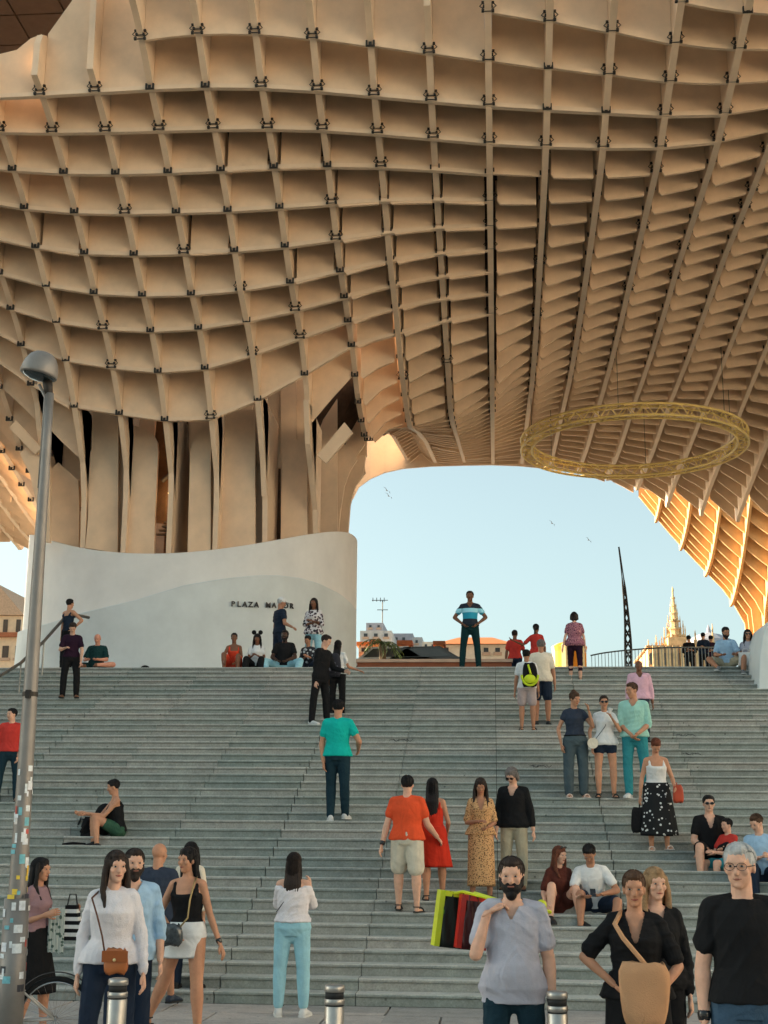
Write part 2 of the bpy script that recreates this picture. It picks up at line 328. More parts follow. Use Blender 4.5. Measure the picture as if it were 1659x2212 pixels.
ptop = {-17: 21.9, -16: 21.9, -15: 21.9, -14: 21.9, -13: 21.9, -12: 21.9, -11: 21.9, -10: 22.0, -9: 22.4, -8: 23.0, -7: 25.5, -6: 28}
cnt = []
for i in range(-17, 21):
    j = first_row(i)
    while True:
        v = row_v(j)
        if v > min(last_v(i), last_v(i+1))-.2: break
        if v > 40.9 and -9 <= i <= -5: break
        if v > 41.9 and i == -4: break
        if v > 46.2 and -12 < i < -4: break
        cnt.append((i, j, v)); j += 1
cnt.sort(key=lambda c: c[2] + (0 if c[0] < 10 else 200)+(0 if c[0] > -12 else 100))
rest = MB()
for k, (i, j, v) in enumerate(cnt):
    za, zb = zlow(i, v), zlow(i+1, v); fr = first_row(i)
    x0, x1 = 1.5*i+.09, 1.5*(i+1)-.09; ins = 0; dz = 0
    r = random.Random(i*100+j)
    slat = (i >= -3 and v > 34.5 and v < 47) or (i >= 1 and v > 33)
    if slat: ins = .05+.07*r.random(); dz = -.06-.05*r.random()
    elif v > 33 and r.random() < .12: ins = .10; dz = -.06
    x0 += ins; x1 -= ins
    h = 2.25; ta = za+h; tb = zb+h
    if j == fr:
        if i < -6: ta, tb = ptop[i], ptop[i+1]
        else: ta = tb = 27.0
    elif j == fr+1 and i >= -6: ta = max(ta, za+2.25)
    if slat and i >= -2: ta = za+1.45; tb = zb+1.45
    za += dz; zb += dz; zm = (zlow(i, v)+zlow(i+1, v))/2+dz
    cv = (zlow(max(-17, i-1), v)+zlow(min(21, i+2), v)-zlow(i, v)-zlow(i+1, v)) if -16 < i < 12 else 0
    zm -= cv/16
    b = MB(); yk = v
    if slat: c_ = .07; poly = [(x0, yk, za+c_*1.5), (x0+c_, yk, za), ((x0+x1)/2, yk, zm), (x1-.02, yk, zb), (x1, yk, zb+.04), (x1, yk, tb), (x0, yk, ta)]
    elif j == fr and -10 <= i < -6: poly = [(x0, yk, za), ((x0+x1)/2, yk, zm), (x1, yk, zb), (x1, yk, tb), (x1-.3, yk, tb-.12), ((x0+x1)/2, yk, (ta+tb)/2-.15), (x0, yk, ta)]
    else: poly = [(x0, yk, za), ((x0+x1)/2, yk, zm), (x1, yk, zb), (x1, yk, tb), (x0, yk, ta)]
    b.prism(poly, (0, .09, 0))
    if k < 298: cpar(b.build('cell_panel', M_pan, canopy))
    else: rest.add(b.v, b.f)
tag(cpar(rest.build('cell_panel', M_pan, canopy)), kind='stuff')
# narrow bottom flanges along the rows of the left half read as continuous plate edges
for j in range(-1, 8):
    v = row_v(j); b = MB()
    ii = range(-17, 0) if j > 0 else range(-17, 4)
    for i in ii:
        if v > 40.9 and i >= -9 and i <= -5: pass
        for q in range(3):
            def zz(t): return zlow(i, v)*(1-t)+zlow(i+1, v)*t
            a, c = q/3, (q+1)/3
            b.add([(1.5*(i+a), v-.02, zz(a)-.03), (1.5*(i+c), v-.02, zz(c)-.03), (1.5*(i+c), v+.13, zz(c)-.03), (1.5*(i+a), v+.13, zz(a)-.03),
                   (1.5*(i+a), v-.02, zz(a)+.09), (1.5*(i+c), v-.02, zz(c)+.09), (1.5*(i+c), v+.13, zz(c)+.09), (1.5*(i+a), v+.13, zz(a)+.09)],
                  [(3,2,1,0),(4,5,6,7),(0,1,5,4),(2,3,7,6)]+([(3,0,4,7)] if q == 0 and i == ii[0] else [])+([(1,2,6,5)] if i == ii[-1] and q == 2 else []))
    cpar(b.build('plate_edge', M_pan2, canopy))
# steel node brackets
def bracket_mesh(kind):
    b = MB()
    if kind == 0:
        b.box(-.15, -.09, -.10, -.02, -.06, .16).box(.09, .15, -.10, -.02, -.06, .16).box(-.15, .15, -.10, -.03, -.10, -.055)
        b.box(-.05, .05, -.115, -.09, -.08, .07)
    else:
        for s in (-1, 1):
            b.box(s*.16-.04, s*.16+.04, -.10, -.02, .30, .38).box(s*.16-.04, s*.16+.04, -.10, -.02, -.08, .02)
            b.tube([(s*.11, -.06, .02), (s*.26, -.06, .18), (s*.15, -.06, .34)], .018, 5)
            b.box(s*.12-.035, s*.12+.035, -.10, -.02, .12, .22)
    if kind: b.box(-.17, .17, -.05, -.03, .305, .335); b.box(-.17, .17, -.05, -.03, .14, .17); b.box(-.17, .17, -.05, -.03, -.05, -.01)
    return b
BK = [bracket_mesh(0), bracket_mesh(1)]
for q in BK: q.v = [(x*.78, y*.8, z*.62) for x, y, z in q.v]

b_ = MB(); b_.box(-.14,-.095,-.05,.0,-.02,.10).box(.095,.13,-.05,.0,.02,.12); BK.append(b_)
BKm = [b.mesh('bracket', M_steel) for b in BK]
nodes = []
for i in range(-13, 12):
    j = first_row(i)
    while row_v(j) < min(50, last_v(i)-.4):
        v = row_v(j)
        if not (v > 40.9 and -9 <= i <= -4): nodes.append((i, j, v))
        j += 1
nodes.sort(key=lambda c: c[2]+(100 if c[0] < -11 or c[0] > 8 else 0))
rest = MB()
for k, (i, j, v) in enumerate(nodes):
    r = random.Random(i*31+j*7); kd = 1 if (r.random() < .18 and v < 44) else 0
    if j <= 0: kd = 1 if r.random() < .8 else 0
    if kd == 0 and i >= -2 and v > 33.5: kd = 2
    z = zlow(i, v)+.02; y = v+(-.03 if kd else .0)
    if k < 298: o = inst('bracket', BKm[kd], canopy, (1.5*i, y, z)); cpar(o)
    else: rest.add([(a+1.5*i, b_+y, c+z) for a, b_, c in BK[kd].v], BK[kd].f)
tag(cpar(rest.build('bracket', M_steel, canopy)), kind='stuff')
# closed deck over the cells, added dark and low to shade their tops
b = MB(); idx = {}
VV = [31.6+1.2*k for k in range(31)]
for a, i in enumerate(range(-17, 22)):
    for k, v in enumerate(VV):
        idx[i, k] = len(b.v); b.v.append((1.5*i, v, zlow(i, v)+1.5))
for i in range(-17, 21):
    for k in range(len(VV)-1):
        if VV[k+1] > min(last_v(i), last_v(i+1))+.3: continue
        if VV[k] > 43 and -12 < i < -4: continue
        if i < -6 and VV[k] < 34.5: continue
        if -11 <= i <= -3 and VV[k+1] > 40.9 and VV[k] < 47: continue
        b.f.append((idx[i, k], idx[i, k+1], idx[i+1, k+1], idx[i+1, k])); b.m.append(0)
o = cpar(b.build('shade_deck', M_shade_deck, canopy)); md = o.modifiers.new('t', 'SOLIDIFY'); md.thickness = .12

# smooth closing plate along the far edge of the canopy
_e = [(762,1078,68.2),(775,1052,68.2),(800,1034,68.2),(830,1021,68.3),(870,1012,68.3),(932,1007,68.4),(1000,1005,68.4),(1060,1004,68.5),(1120,1006,68.6),(1182,1012,69.2),(1247,1022,69.2),(1312,1035,69.2),(1375,1050,69.2),(1437,1068,68.8)]
_p = [on_y(x, y, v) for x, y, v in _e]; b = MB()
for p in _p: b.v += [(p.x, p.y, p.z), (p.x, p.y+.12, p.z), (p.x, p.y, p.z+2.6), (p.x, p.y+.12, p.z+2.6)]
for k in range(len(_p)-1):
    a, c = 4*k, 4*k+4
    for f in ((a, c, c+2, a+2), (a+1, a+3, c+3, c+1), (a, a+1, c+1, c), (a+2, c+2, c+3, a+3)): b.f.append(f); b.m.append(0)
cpar(b.build('edge_plate', M_pan2, canopy))
# ================================================================ trunk of the big parasol
def at(x, y, Y): return on_y(x, y, Y)
TV = 42.0
def vfront(u): return 47-math.sqrt(max(0, 5.5**2-(u+10.8)**2))
def tpanel(pts, v=TV, th=.14, name='trunk_panel'):
    xm = sum(p[0] for p in pts)/len(pts); u = at(xm, 1100, v).x; v = v+max(0, vfront(u)+.22-TV) if v >= TV else v
    b = MB(); b.prism([tuple(at(x, y, v)) for x, y in pts], (0, th, 0)); o = cpar(b.build(name, M_pan, canopy)); tri(o.data); return o
tpanel([(103,1172),(170,1182),(171,1100),(169,1037),(148,1018),(126,999),(109,1014),(109,1100)])
tpanel([(184,1183),(254,1195),(255,1100),(256,880),(200,880),(198,973),(182,992),(181,1020),(188,1045),(191,1080),(190,1120)])
tpanel([(266,1197),(333,1198),(335,1106),(342,975),(340,955),(331,938),(315,927),(296,921),(266,915),(266,1100)])
tpanel([(405,1198),(455,1196),(455,1000),(456,924),(445,927),(426,940),(416,955),(411,975),(408,1080)])
tpanel([(465,1195),(551,1180),(551,1000),(552,885),(465,890)])
tpanel([(566,1178),(577,1174),(578,1000),(568,990)], TV+.3)
tpanel([(606,1172),(664,1164),(664,940),(640,950),(618,975),(610,1000)])
tpanel([(677,1162),(731,1157),(735,1106),(744,1050),(757,1015),(772,992),(752,962),(742,960),(700,993),(678,1010)])
tpanel([(728,1157),(752,1155),(757,1090),(768,1050),(790,1020),(786,1000),(765,1010),(745,1060),(738,1110)], TV+1.5)
for q_ in ([(266,960),(331,960),(346,800),(266,800)],[(410,1000),(455,1000),(455,800),(402,800)],[(566,1010),(664,1010),(664,800),(552,800)],[(664,1020),(760,1000),(788,960),(790,800),(664,800)],[(100,1040),(180,1040),(192,800),(100,800)],[(40,1000),(110,1010),(110,820),(40,820)],[(465,1000),(560,1000),(560,800),(465,800)]): tpanel(q_, TV+1.0)
tpanel([(725,1157),(751,1157),(756,1090),(767,1052),(784,1024),(790,985),(745,975),(700,1000)], TV+1.2)
for a_, c_ in ((105,138),(138,172),(192,225),(225,266),(266,300),(300,333),(410,455),(455,500),(500,545),(545,577),(607,640),(640,680),(680,728)): tpanel([(a_-.5,1206),(c_+.5,1206),(c_+.5,800),(a_-.5,800)], TV+.6, .1)
tpanel([(690,890),(792,890),(792,985),(745,975),(700,985),(685,960)], 43.4)
tpanel([(43,980),(56,966),(108,1006),(108,1172),(82,1168),(79,1090),(64,1024)], TV-.3)
tpanel([(685,983),(704,1001),(762,934),(744,912)], TV-.4)
tpanel([(19,924),(34,908),(90,968),(75,981)], TV-.5)
tpanel([(181,905),(181,960),(112,905),(112,868)], TV-.4)
for i in (-10, -9, -8, -7, -6, -5, -4):       # the ribs come down as slim vertical fins
    b = MB(); u = 1.5*i; zt = {-10: 16.2, -9: 15.6, -8: 15.8, -7: 15.6, -6: 15.6, -5: 15.8, -4: 15.6}[i]; z0 = 10.7; dv = max(0, vfront(u)+.1-41.8)
    P = [(40.9, zt), (41.55, zt-1.3), (41.75+dv*.7, zt-3), (41.8+dv, z0), (44.4, z0), (44.4, zt)]
    b.prism([(u-.085, v, z) for v, z in P], (.17, 0, 0)); cpar(b.build('trunk_fin', M_pan2, canopy))
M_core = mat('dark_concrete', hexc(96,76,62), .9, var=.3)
M_corel = mat('stair_core_metal', hexc(96,96,98), .5, metal=.5)
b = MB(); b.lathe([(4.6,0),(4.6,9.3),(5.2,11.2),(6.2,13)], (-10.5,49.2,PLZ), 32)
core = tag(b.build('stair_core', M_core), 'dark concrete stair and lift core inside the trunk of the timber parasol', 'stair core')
b = MB(); 
for k in range(14): b.box(-11.6+.06*k, -8.4, 44.3+.12*k, 44.5+.12*k, 12.0+.17*k-.04, 12.0+.17*k)
p0 = at(350, 1040, 44.6); p1 = at(410, 985, 44.6); b.tube([p0, p1], .07, 6); b.tube([at(368, 985, 44.5), at(412, 925, 44.5)], .05, 6)
b.build('inner_stair', M_corel, core)
M_warm = bpy.data.materials.new('warm_lamp'); M_warm.use_nodes = True; _b = M_warm.node_tree.nodes['Principled BSDF']
_b.inputs['Emission Color'].default_value = (1, .62, .25, 1); _b.inputs['Emission Strength'].default_value = 9; _b.inputs['Base Color'].default_value = (.8,.7,.5,1)
b = MB(); p0 = at(368, 1062, 44.2); p1 = at(389, 1084, 44.2); b.tube([p0, p1], .11, 8)
tag(b.build('strip_lamp', M_warm), 'short glowing strip lamp in the dark gap of the trunk', 'lamp')
# ---- podium
PC = Vector((-10.8, 47.0)); PR = 5.87
M_wall = mat('white_render', hexc(240,238,234), .7, var=.06, scale=.8, bump=.05, bscale=12)
M_wall2 = mat('white_render_base', hexc(222,228,228), .7, var=.07, scale=.9, bump=.05, bscale=12)
pod = tag(empty('podium', (PC.x, PC.y, PLZ)), 'rounded white rendered podium under the timber trunk at the stair head', 'podium')
def ppar(o): o.matrix_parent_inverse = Matrix.Translation((-PC.x, -PC.y, -PLZ)); return o
b = MB(); n = 96; prof = []
for k in range(n):
    a = 2*math.pi*k/n; s = math.sin(a); c = -math.cos(a); zt = 10.62+1.75*(s*s)*(1 if c > 0 else .0)+(1.75 if c <= 0 else 0)
    for R, z in ((PR, PLZ), (PR, zt-.03), (PR-.03, zt), (PR-.35, zt), (PR-.35, zt-1.2)): b.v.append((PC.x+R*s, PC.y-R*c, z))
for k in range(n):
    for q in range(4): b.f.append((k*5+q, ((k+1) % n)*5+q, ((k+1) % n)*5+q+1, k*5+q+1)); b.m.append(0)
ppar(b.build('wall', M_wall, pod, smooth=True))
def hit(x, y, R):
    d = ray(x, y); o = Vector((0, 0)); dx = Vector((d.x, d.y)); m = -PC
    A = dx.dot(dx); B = 2*dx.dot(m); Cc = m.dot(m)-R*R; D = B*B-4*A*Cc
    if D < 0: D = 0
    k = (-B-math.sqrt(D))/(2*A); return Vector((d.x*k, d.y*k, EYE+d.z*k))
R2 = 6.12
top = [(34,1366),(60,1356),(100,1347),(187,1320),(287,1297),(400,1263),(486,1249),(553,1242.5),(600,1242),(650,1248),(691,1260),(737,1283),(760,1303),(770,1317)]
xs = np.concatenate([np.linspace(38, 740, 60), np.linspace(745, 769, 10)]); ys = np.interp(xs, [t[0] for t in top], [t[1] for t in top])
cur = []
for x, y in zip(xs, ys):
    p = hit(x, y, R2); cur.append(p)
b = MB()
for p in cur:
    q = Vector((p.x-PC.x, p.y-PC.y)).normalized(); f = lambda R, z: (PC.x+q.x*R, PC.y+q.y*R, z)
    b.v += [f(R2+.22, PLZ), f(R2+.06, PLZ+1.2), f(R2, p.z-.03), f(R2-.03, p.z), f(PR-.02, p.z)]
for k in range(len(cur)-1):
    for q in range(4): b.f.append((k*5+q, (k+1)*5+q, (k+1)*5+q+1, k*5+q+1)); b.m.append(0)
ppar(b.build('base_wall', M_wall2, pod, smooth=False))
M_let = mat('letter_metal', (.03,.03,.035), .5)
txt = 'PLAZA MAYOR'
for k, ch in enumerate(txt):
    if ch == ' ': continue
    px = 503+k*12.6; py = 1304+k*.45; p = hit(px, py, R2+.05)
    cu = bpy.data.curves.new('letter', 'FONT'); cu.body = ch; cu.size = .235; cu.extrude = .02; cu.align_x = 'CENTER'; cu.offset = .004; cu.resolution_u = 3
    ot = bpy.data.objects.new('letter_curve', cu); C.objects.link(ot); me = bpy.data.meshes.new_from_object(ot.evaluated_get(bpy.context.evaluated_depsgraph_get())); bpy.data.objects.remove(ot)
    me.materials.clear(); me.materials.append(M_let); o = bpy.data.objects.new('letter', me); C.objects.link(o); o.parent = pod
    q = Vector((p.x-PC.x, p.y-PC.y)); an = math.atan2(q.x, -q.y)
    o.location = (p.x-PC.x+math.sin(an)*.03, p.y-PC.y-math.cos(an)*.03, p.z-.09-PLZ); o.rotation_euler = (math.radians(90), 0, an)
# ---- dark ceiling over the front rim, upper left
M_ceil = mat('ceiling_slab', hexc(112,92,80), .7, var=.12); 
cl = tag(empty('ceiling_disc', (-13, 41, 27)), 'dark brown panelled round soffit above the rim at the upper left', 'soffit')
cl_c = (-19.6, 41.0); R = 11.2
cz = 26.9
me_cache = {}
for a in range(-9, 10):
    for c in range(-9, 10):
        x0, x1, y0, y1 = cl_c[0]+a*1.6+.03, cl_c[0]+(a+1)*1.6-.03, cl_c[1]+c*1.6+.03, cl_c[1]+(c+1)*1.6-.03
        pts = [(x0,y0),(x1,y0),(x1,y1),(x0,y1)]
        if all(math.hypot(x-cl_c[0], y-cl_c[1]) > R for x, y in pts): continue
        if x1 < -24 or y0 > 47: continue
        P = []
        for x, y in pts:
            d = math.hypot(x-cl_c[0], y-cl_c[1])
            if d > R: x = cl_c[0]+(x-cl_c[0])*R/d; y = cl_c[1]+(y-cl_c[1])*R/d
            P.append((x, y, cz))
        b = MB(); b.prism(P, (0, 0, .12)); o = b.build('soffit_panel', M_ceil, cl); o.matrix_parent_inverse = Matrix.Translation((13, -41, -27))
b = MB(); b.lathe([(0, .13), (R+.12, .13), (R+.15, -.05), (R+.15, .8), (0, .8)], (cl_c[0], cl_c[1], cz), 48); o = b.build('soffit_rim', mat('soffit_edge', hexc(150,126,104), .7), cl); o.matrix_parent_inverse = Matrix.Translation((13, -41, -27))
# ---- second parasol, far right, in full sun
fp = tag(empty('timber_funnel', (22.5, 85, PLZ)), 'sunlit orange timber funnel of the farther parasol at the right edge', 'canopy')
def fpar(o): o.matrix_parent_inverse = Matrix.Translation((-22.5, -85, -PLZ)); return o
FC = (22.3, 86.0)
sil = [(1613,1420),(1613,1385),(1601,1342),(1560,1284),(1500,1222),(1440,1158),(1402,1112),(1378,1082)]
rz = [(FC[0]-on_y(x, y, FC[1]).x, on_y(x, y, FC[1]).z) for x, y in sil]
rz[0] = (rz[1][0]-.05, rz[0][1]); _r = [a for a, _ in rz]; _z = [b for _, b in rz]; RMAX = _r[-1]+.01
for k in range(1, len(_r)): _r[k] = max(_r[k], _r[k-1]+.05)
def gz(r): return float(np.interp(r, _r, _z))
M_fun = mat('funnel_timber', hexc(222,178,124), .6, var=.1)
for i in range(int((FC[0]-RMAX)/1.5)+1, 24):
    u = 1.5*i; w = math.sqrt(max(0, RMAX**2-(u-FC[0])**2))
    if w < .6: continue
    n = 26; bot = []; topp = []
    for k in range(n+1):
        v = FC[1]-w+w*1.0*k/n; r = math.hypot(u-FC[0], v-FC[1])
        z = gz(r) if r > _r[1] else PLZ
        bot.append((v, z)); 
    poly = [(FC[1]-w, bot[0][1]+.12)]+bot+[(FC[1], max(bot[-1][1], 14)+2.5), (FC[1]-w*.5, 26), (FC[1]-w+.25, 24.8)]
    b = MB(); b.prism([(u-.08, v, z) for v, z in poly], (.16, 0, 0)); o = fpar(b.build('rib', M_fun, fp)); tri(o.data)
j = 0
v = FC[1]-RMAX+.4
while v < FC[1]:
    w = math.sqrt(max(0, RMAX**2-(v-FC[1])**2)); b = MB(); n = 30; bot = []
    for k in range(n+1):
        u = FC[0]-w+min(2*w, w+6)*k/n; r = math.hypot(u-FC[0], v-FC[1]); bot.append((u, gz(r)+.16 if r > _r[1] else PLZ))
    for k in range(n):
        (ua, za), (ub, zb) = bot[k], bot[k+1]; ta, tb = 24.6, 24.6
        b.add([(ua, v, za), (ub, v, zb), (ub, v, tb), (ua, v, ta), (ua, v+.16, za), (ub, v+.16, zb), (ub, v+.16, tb), (ua, v+.16, ta)], [(0,1,2,3), (7,6,5,4), (0,4,5,1)])
    fpar(b.build('row_plate', M_fun, fp)); v += .85
# ---- ring truss hanging under the canopy
M_sun_gold = mat('sunlit_truss', hexc(255,222,140), .35, metal=.0, var=.1)  # sunlit gold put into the truss colour, as the sun does not reach it
rc = on_y(1368, 958, 52); RR = on_y(1625, 958, 52).x-rc.x-.2
tr = tag(empty('ring_truss', rc), 'sun-coloured circular lattice truss ring hanging below the right canopy', 'truss ring')
tilt = .02
def rp(a, R, dz): return Vector((R*math.cos(a), R*math.sin(a), dz+.10*R*math.sin(a)*0))
for R, dz in ((RR, .22), (RR, -.22), (RR-.42, .22), (RR-.42, -.22)):
    b = MB(); b.tube([rp(2*math.pi*k/72, R, dz) for k in range(73)], .045, 6, cap=False); o = b.build('chord', M_sun_gold, tr)
b = MB()
for k in range(84):
    a0, a1 = 2*math.pi*k/84, 2*math.pi*(k+1)/84; s = 1 if k % 2 else -1
    b.tube([rp(a0, RR, .22*s), rp(a1, RR, -.22*s)], .022, 4); b.tube([rp(a0, RR-.42, .22*s), rp(a1, RR-.42, -.22*s)], .022, 4)
    b.tube([rp(a0, RR if s > 0 else RR-.42, .22), rp(a1, RR-.42 if s > 0 else RR, .22)], .022, 4); b.tube([rp(a0, RR if s > 0 else RR-.42, -.22), rp(a1, RR-.42 if s > 0 else RR, -.22)], .022, 4)
tag(b.build('lacing', M_sun_gold, tr), kind='stuff')
for k in range(6):
    a = 2*math.pi*k/6+.3; b = MB(); b.tube([rp(a, RR-.2, .2), rp(a, RR-.2, 3.2)], .012, 4); b.build('hanger_cable', M_steel, tr)
for k, a in enumerate(()):
    b = MB(); p = rp(a, RR-.2, -.45); b.tube([p+Vector((0,0,.2)), p], .04, 6); b.tube([p, p+Vector((0,-.05,-.28))], [.09, .12], 8)
    b.build('spotlight', M_corel, tr)

# ================================================================ plaza edge and city behind
M_terra = mat('brown_wall', hexc(140,82,56), .8, var=.15); M_cap = mat('pale_coping', hexc(190,160,138), .8)
w0 = on_y(772, 1430, 34); w1 = on_y(1105, 1430, 34); zt = on_y(900, 1424, 34).z
lw = tag(empty('parapet_wall', (w0.x, 34, PLZ)), 'low reddish brown parapet wall across the stair head right of the podium', 'wall')
b = MB(); b.box(0, w1.x-w0.x, 0, .3, 0, zt-PLZ-.08); b.build('wall_body', M_terra, lw)
b = MB(); b.box(-.03, w1.x-w0.x+.03, -.05, .35, zt-PLZ-.08, zt-PLZ); b.build('coping', M_cap, lw)
def building(name, x0, x1, ytop, v, depth, m, label, wins=None, roof=None, mw=None, cat='building', flat_roof=.35):
    a = on_y(x0, ytop, v); c = on_y(x1, ytop, v); H = a.z
    t = tag(empty(name, ((a.x+c.x)/2, v, 0)), label, cat); w = (c.x-a.x)/2
    b = MB(); b.box(-w, w, 0, depth, -.29, H-.02); b.build('wall', m, t)
    if roof:
        b = MB(); h = roof[1]; e = .25
        if roof[0] == 'gable': b.prism([(-w-e, -e, H), (w+e, -e, H), (0, -e, H+h)], (0, depth+2*e, 0))
        elif roof[0] == 'hip': b.add([(-w-e,-e,H),(w+e,-e,H),(w+e,depth+e,H),(-w-e,depth+e,H),(-w*.5,depth/2,H+h),(w*.5,depth/2,H+h)], [(3,2,1,0),(0,1,5,4),(1,2,5),(2,3,4,5),(3,0,4)])
        else: b.box(-w-.1, w+.1, -.1, depth, H-.02, H+h)
        b.build('roof', roof[2], t)
    for (wx, wy, ww, wh) in (wins or []):
        p = on_y(wx, wy, v); s = 2985/(v*1.04)
        fw, fh = ww/s/2, wh/s/2
        b = MB(); xx = p.x-(a.x+c.x)/2; b.box(xx-fw, xx+fw, -.06, .02, p.z-fh, p.z+fh); o = b.build('window', mw or M_win, t)
        b = MB(); b.box(xx-fw-.12, xx+fw+.12, -.12, -.0, p.z-fh-.2, p.z-fh-.02); b.build('sill', M_cap, o).parent = o
    return t
M_win = mat('window_glass', (.05,.055,.06), .15, spec=.6); M_gw = mat('grey_wall', hexc(188,186,184), .8); M_ww = mat('cream_wall', hexc(222,208,188), .8)
M_gw2 = mat('lilac_grey_wall', hexc(172,170,176), .8); M_och = mat('ochre_wall', hexc(214,168,120), .8); M_tile = mat('clay_tiles', hexc(168,104,72), .85, var=.2, scale=8)
M_org = mat('orange_trim', hexc(206,128,74), .7)
building('flat_roofed_block', 778, 846, 1362, 120, 9, M_gw, 'pale grey flat-roofed block with a stair penthouse beside the podium', [(790,1372,8,7),(812,1372,8,7),(834,1372,8,7),(790,1392,8,7),(812,1392,8,7),(834,1392,8,7)])
t = building('penthouse', 791, 828, 1345, 123, 5, M_gw2, 'small grey rooftop penthouse carrying a television antenna', [(800,1353,5,5),(818,1353,5,5)])
p = on_y(826, 1345, 123); b = MB(); b.tube([(0,0,0),(0,0,2.1)], .05, 5)
for k in range(4): b.tube([(-.9+.35*k, 0, 2.0-.02*k), (-.9+.35*k, 0, 2.35)], .04, 4)
b.tube([(-1, 0, 2.1), (.5, 0, 2.1)], .04, 4); b.tube([(-.5,0,1.2),(.5,0,1.2)],.04,4)
o = tag(b.build('roof_antenna', M_steel), 'thin television antenna on the rooftop left of the striped-shirt man', 'antenna'); o.location = p
building('office_block', 846, 892, 1368, 128, 9, M_gw2, 'lilac grey stepped office block behind the palm', [(856,1380,6,6),(872,1380,6,6),(856,1398,6,6),(872,1398,6,6)])
building('office_block', 890, 912, 1376, 126, 7, M_gw, 'narrow pale block between the grey offices and the tiled house', [(900,1386,5,6)])
building('terrace_house', 912, 955, 1386, 115, 7, M_ww, 'low cream house with small dark windows left of the tiled roof', [(920,1396,5,8),(935,1396,5,8),(948,1396,5,8)])
building('tiled_house', 948, 1102, 1392, 80, 8, M_ww, 'long cream house with an orange tiled eave right behind the parapet', [(962,1404,14,10),(1050,1404,10,9),(1075,1404,10,9)], ('hip', 1.0, M_org))
building('awning_kiosk', 775, 812, 1394, 62, 3, M_ww, 'low cream kiosk with an orange flat roof next to the podium', [(792,1404,22,8)], ('flat', .16, M_org))
building('gate_pier', 862, 886, 1393, 62, 1, M_org, 'stout orange pier with a round opening by the parked cars', [(874,1406,7,7)], ('flat', .2, M_tile))
building('gate_pier', 805, 818, 1391, 61, 1, M_org, 'slim orange pier left of the palm', None, ('flat', .2, M_tile))
building('gate_pier', 940, 957, 1392, 61, 1, M_org, 'short orange pier under the tiled eave', None, ('flat', .15, M_tile))
# palm
def palm(x, y, v, hgt, label):
    p = on_y(x, y, v); t = tag(empty('palm_tree', (p.x, p.y, PLZ)), label, 'palm')
    H = p.z-PLZ; b = MB(); b.tube([(0,0,0),(.05,0,H*.5),(0,0,H)], [.22,.17,.15], 8); b.build('trunk', mat('palm_bark', hexc(96,80,62), .9), t)
    ml = mat('palm_leaf', hexc(92,108,62), .6, var=.25, scale=6); r = random.Random(3)
    for k in range(16):
        a = 2*math.pi*k/16+r.uniform(-.2,.2); L = r.uniform(1.3, 1.9)*hgt; e = r.uniform(.1, 1.2); pts = []
        for q in range(8):
            s = q/7; pts.append(Vector((math.cos(a)*L*s*math.cos(e*(1-s)), math.sin(a)*L*s*math.cos(e*(1-s)), H+L*(math.sin(e)*s-1.0*s*s*.9))))
        b = MB(); b.tube(pts, [.02]*8, 4)
        for q in range(1, 8):
            d = (pts[q]-pts[q-1]).normalized(); sd = d.cross(Vector((0,0,1))).normalized()
            for sg in (-1, 1):
                tip = pts[q]+sd*sg*.30*hgt*(1-.6*q/8)+d*.12-Vector((0,0,.14)); b.add([pts[q], pts[q]+d*.07, tip, pts[q]+Vector((0,0,.01))], [(0,1,2),(0,2,3)])
        b.build('frond', ml, t)
    return t
palm(826, 1392, 58, .55, 'small palm with drooping fronds beyond the parapet')
# parked cars
def parked_car(x, v, col, label, z):
    p = on_y(x, 1415, v); t = tag(empty('parked_car', (p.x, p.y, z)), label, 'car', 'cars parked beyond the parapet')
    b = MB(); prof = [(-2.1,.3),(-2.15,.75),(-1.5,.88),(-.9,1.38),(.7,1.42),(1.5,.95),(2.1,.8),(2.15,.35)]
    b.prism([(x_, -.8, z_) for x_, z_ in prof], (0, 1.6, 0)); b.build('body', mat('car_paint_'+label.split()[0], col, .3, spec=.6), t)
    b = MB(); b.prism([(x_, -.82, z_) for x_, z_ in [(-1.3,.92),(-.85,1.3),(.65,1.34),(1.25,.96)]], (0, 1.64, 0)); b.build('window', M_win, t)
    for wx in (-1.35, 1.35):
        b = MB(); b.tube([(wx,-.82,.32),(wx,.82,.32)], .32, 14); b.build('wheel', mat('tyre', (.02,.02,.02), .9), t)
# terrace behind the parapet carrying cars and kiosks (street beyond, at the height the photograph shows it)
b = MB(); b.box(-14, 22, 56, 150, PLZ-.002, on_y(900, 1421, 60).z-1.0); tag(b.build('upper_street', M_plaza), kind='structure')
zs = on_y(900, 1421, 60).z-1.0
parked_car(850, 60, (.55,.57,.6), 'silver parked car behind the palm and the parapet', zs)
parked_car(918, 60, (.04,.045,.05), 'dark parked car left of the striped-shirt man', zs)
# left background building
M_cr0 = mat('pale_ochre_wall', hexc(226,200,168), .8)
LB = building('corner_house', -60, 46, 1330, 90, 12, M_cr0, 'cream corner house with gable left of the podium', [(40,1352,10,28),(12,1352,10,28),(40,1408,14,26),(12,1408,14,26)], ('gable', 2.2, mat('pale_tiles', hexc(196,164,136), .85, var=.2, scale=8)))
p = on_y(20, 1372, 90)
b = MB(); b.box(-3, 4, -.35, 0, p.z-.15, p.z+.15); o = b.build('cornice', M_tile, LB)
# tall block out of frame on the left that keeps the steps in shade
b = MB(); b.box(-62, -46, 9, 49, -.29, 30); SB = tag(b.build('flat_roofed_block', M_och), 'long ochre sun-blocking mass added outside the frame, left of the square', 'building')
b = MB(); b.box(46, 58, -40, 45, -.29, 24); EB = tag(b.build('bounce_block', mat('bounce_pale', hexc(236,228,216), .85)), 'pale bounce wall added outside the frame, right of the square', 'building')  # unseen pale block added to throw warm sunlight back onto canopy and steps
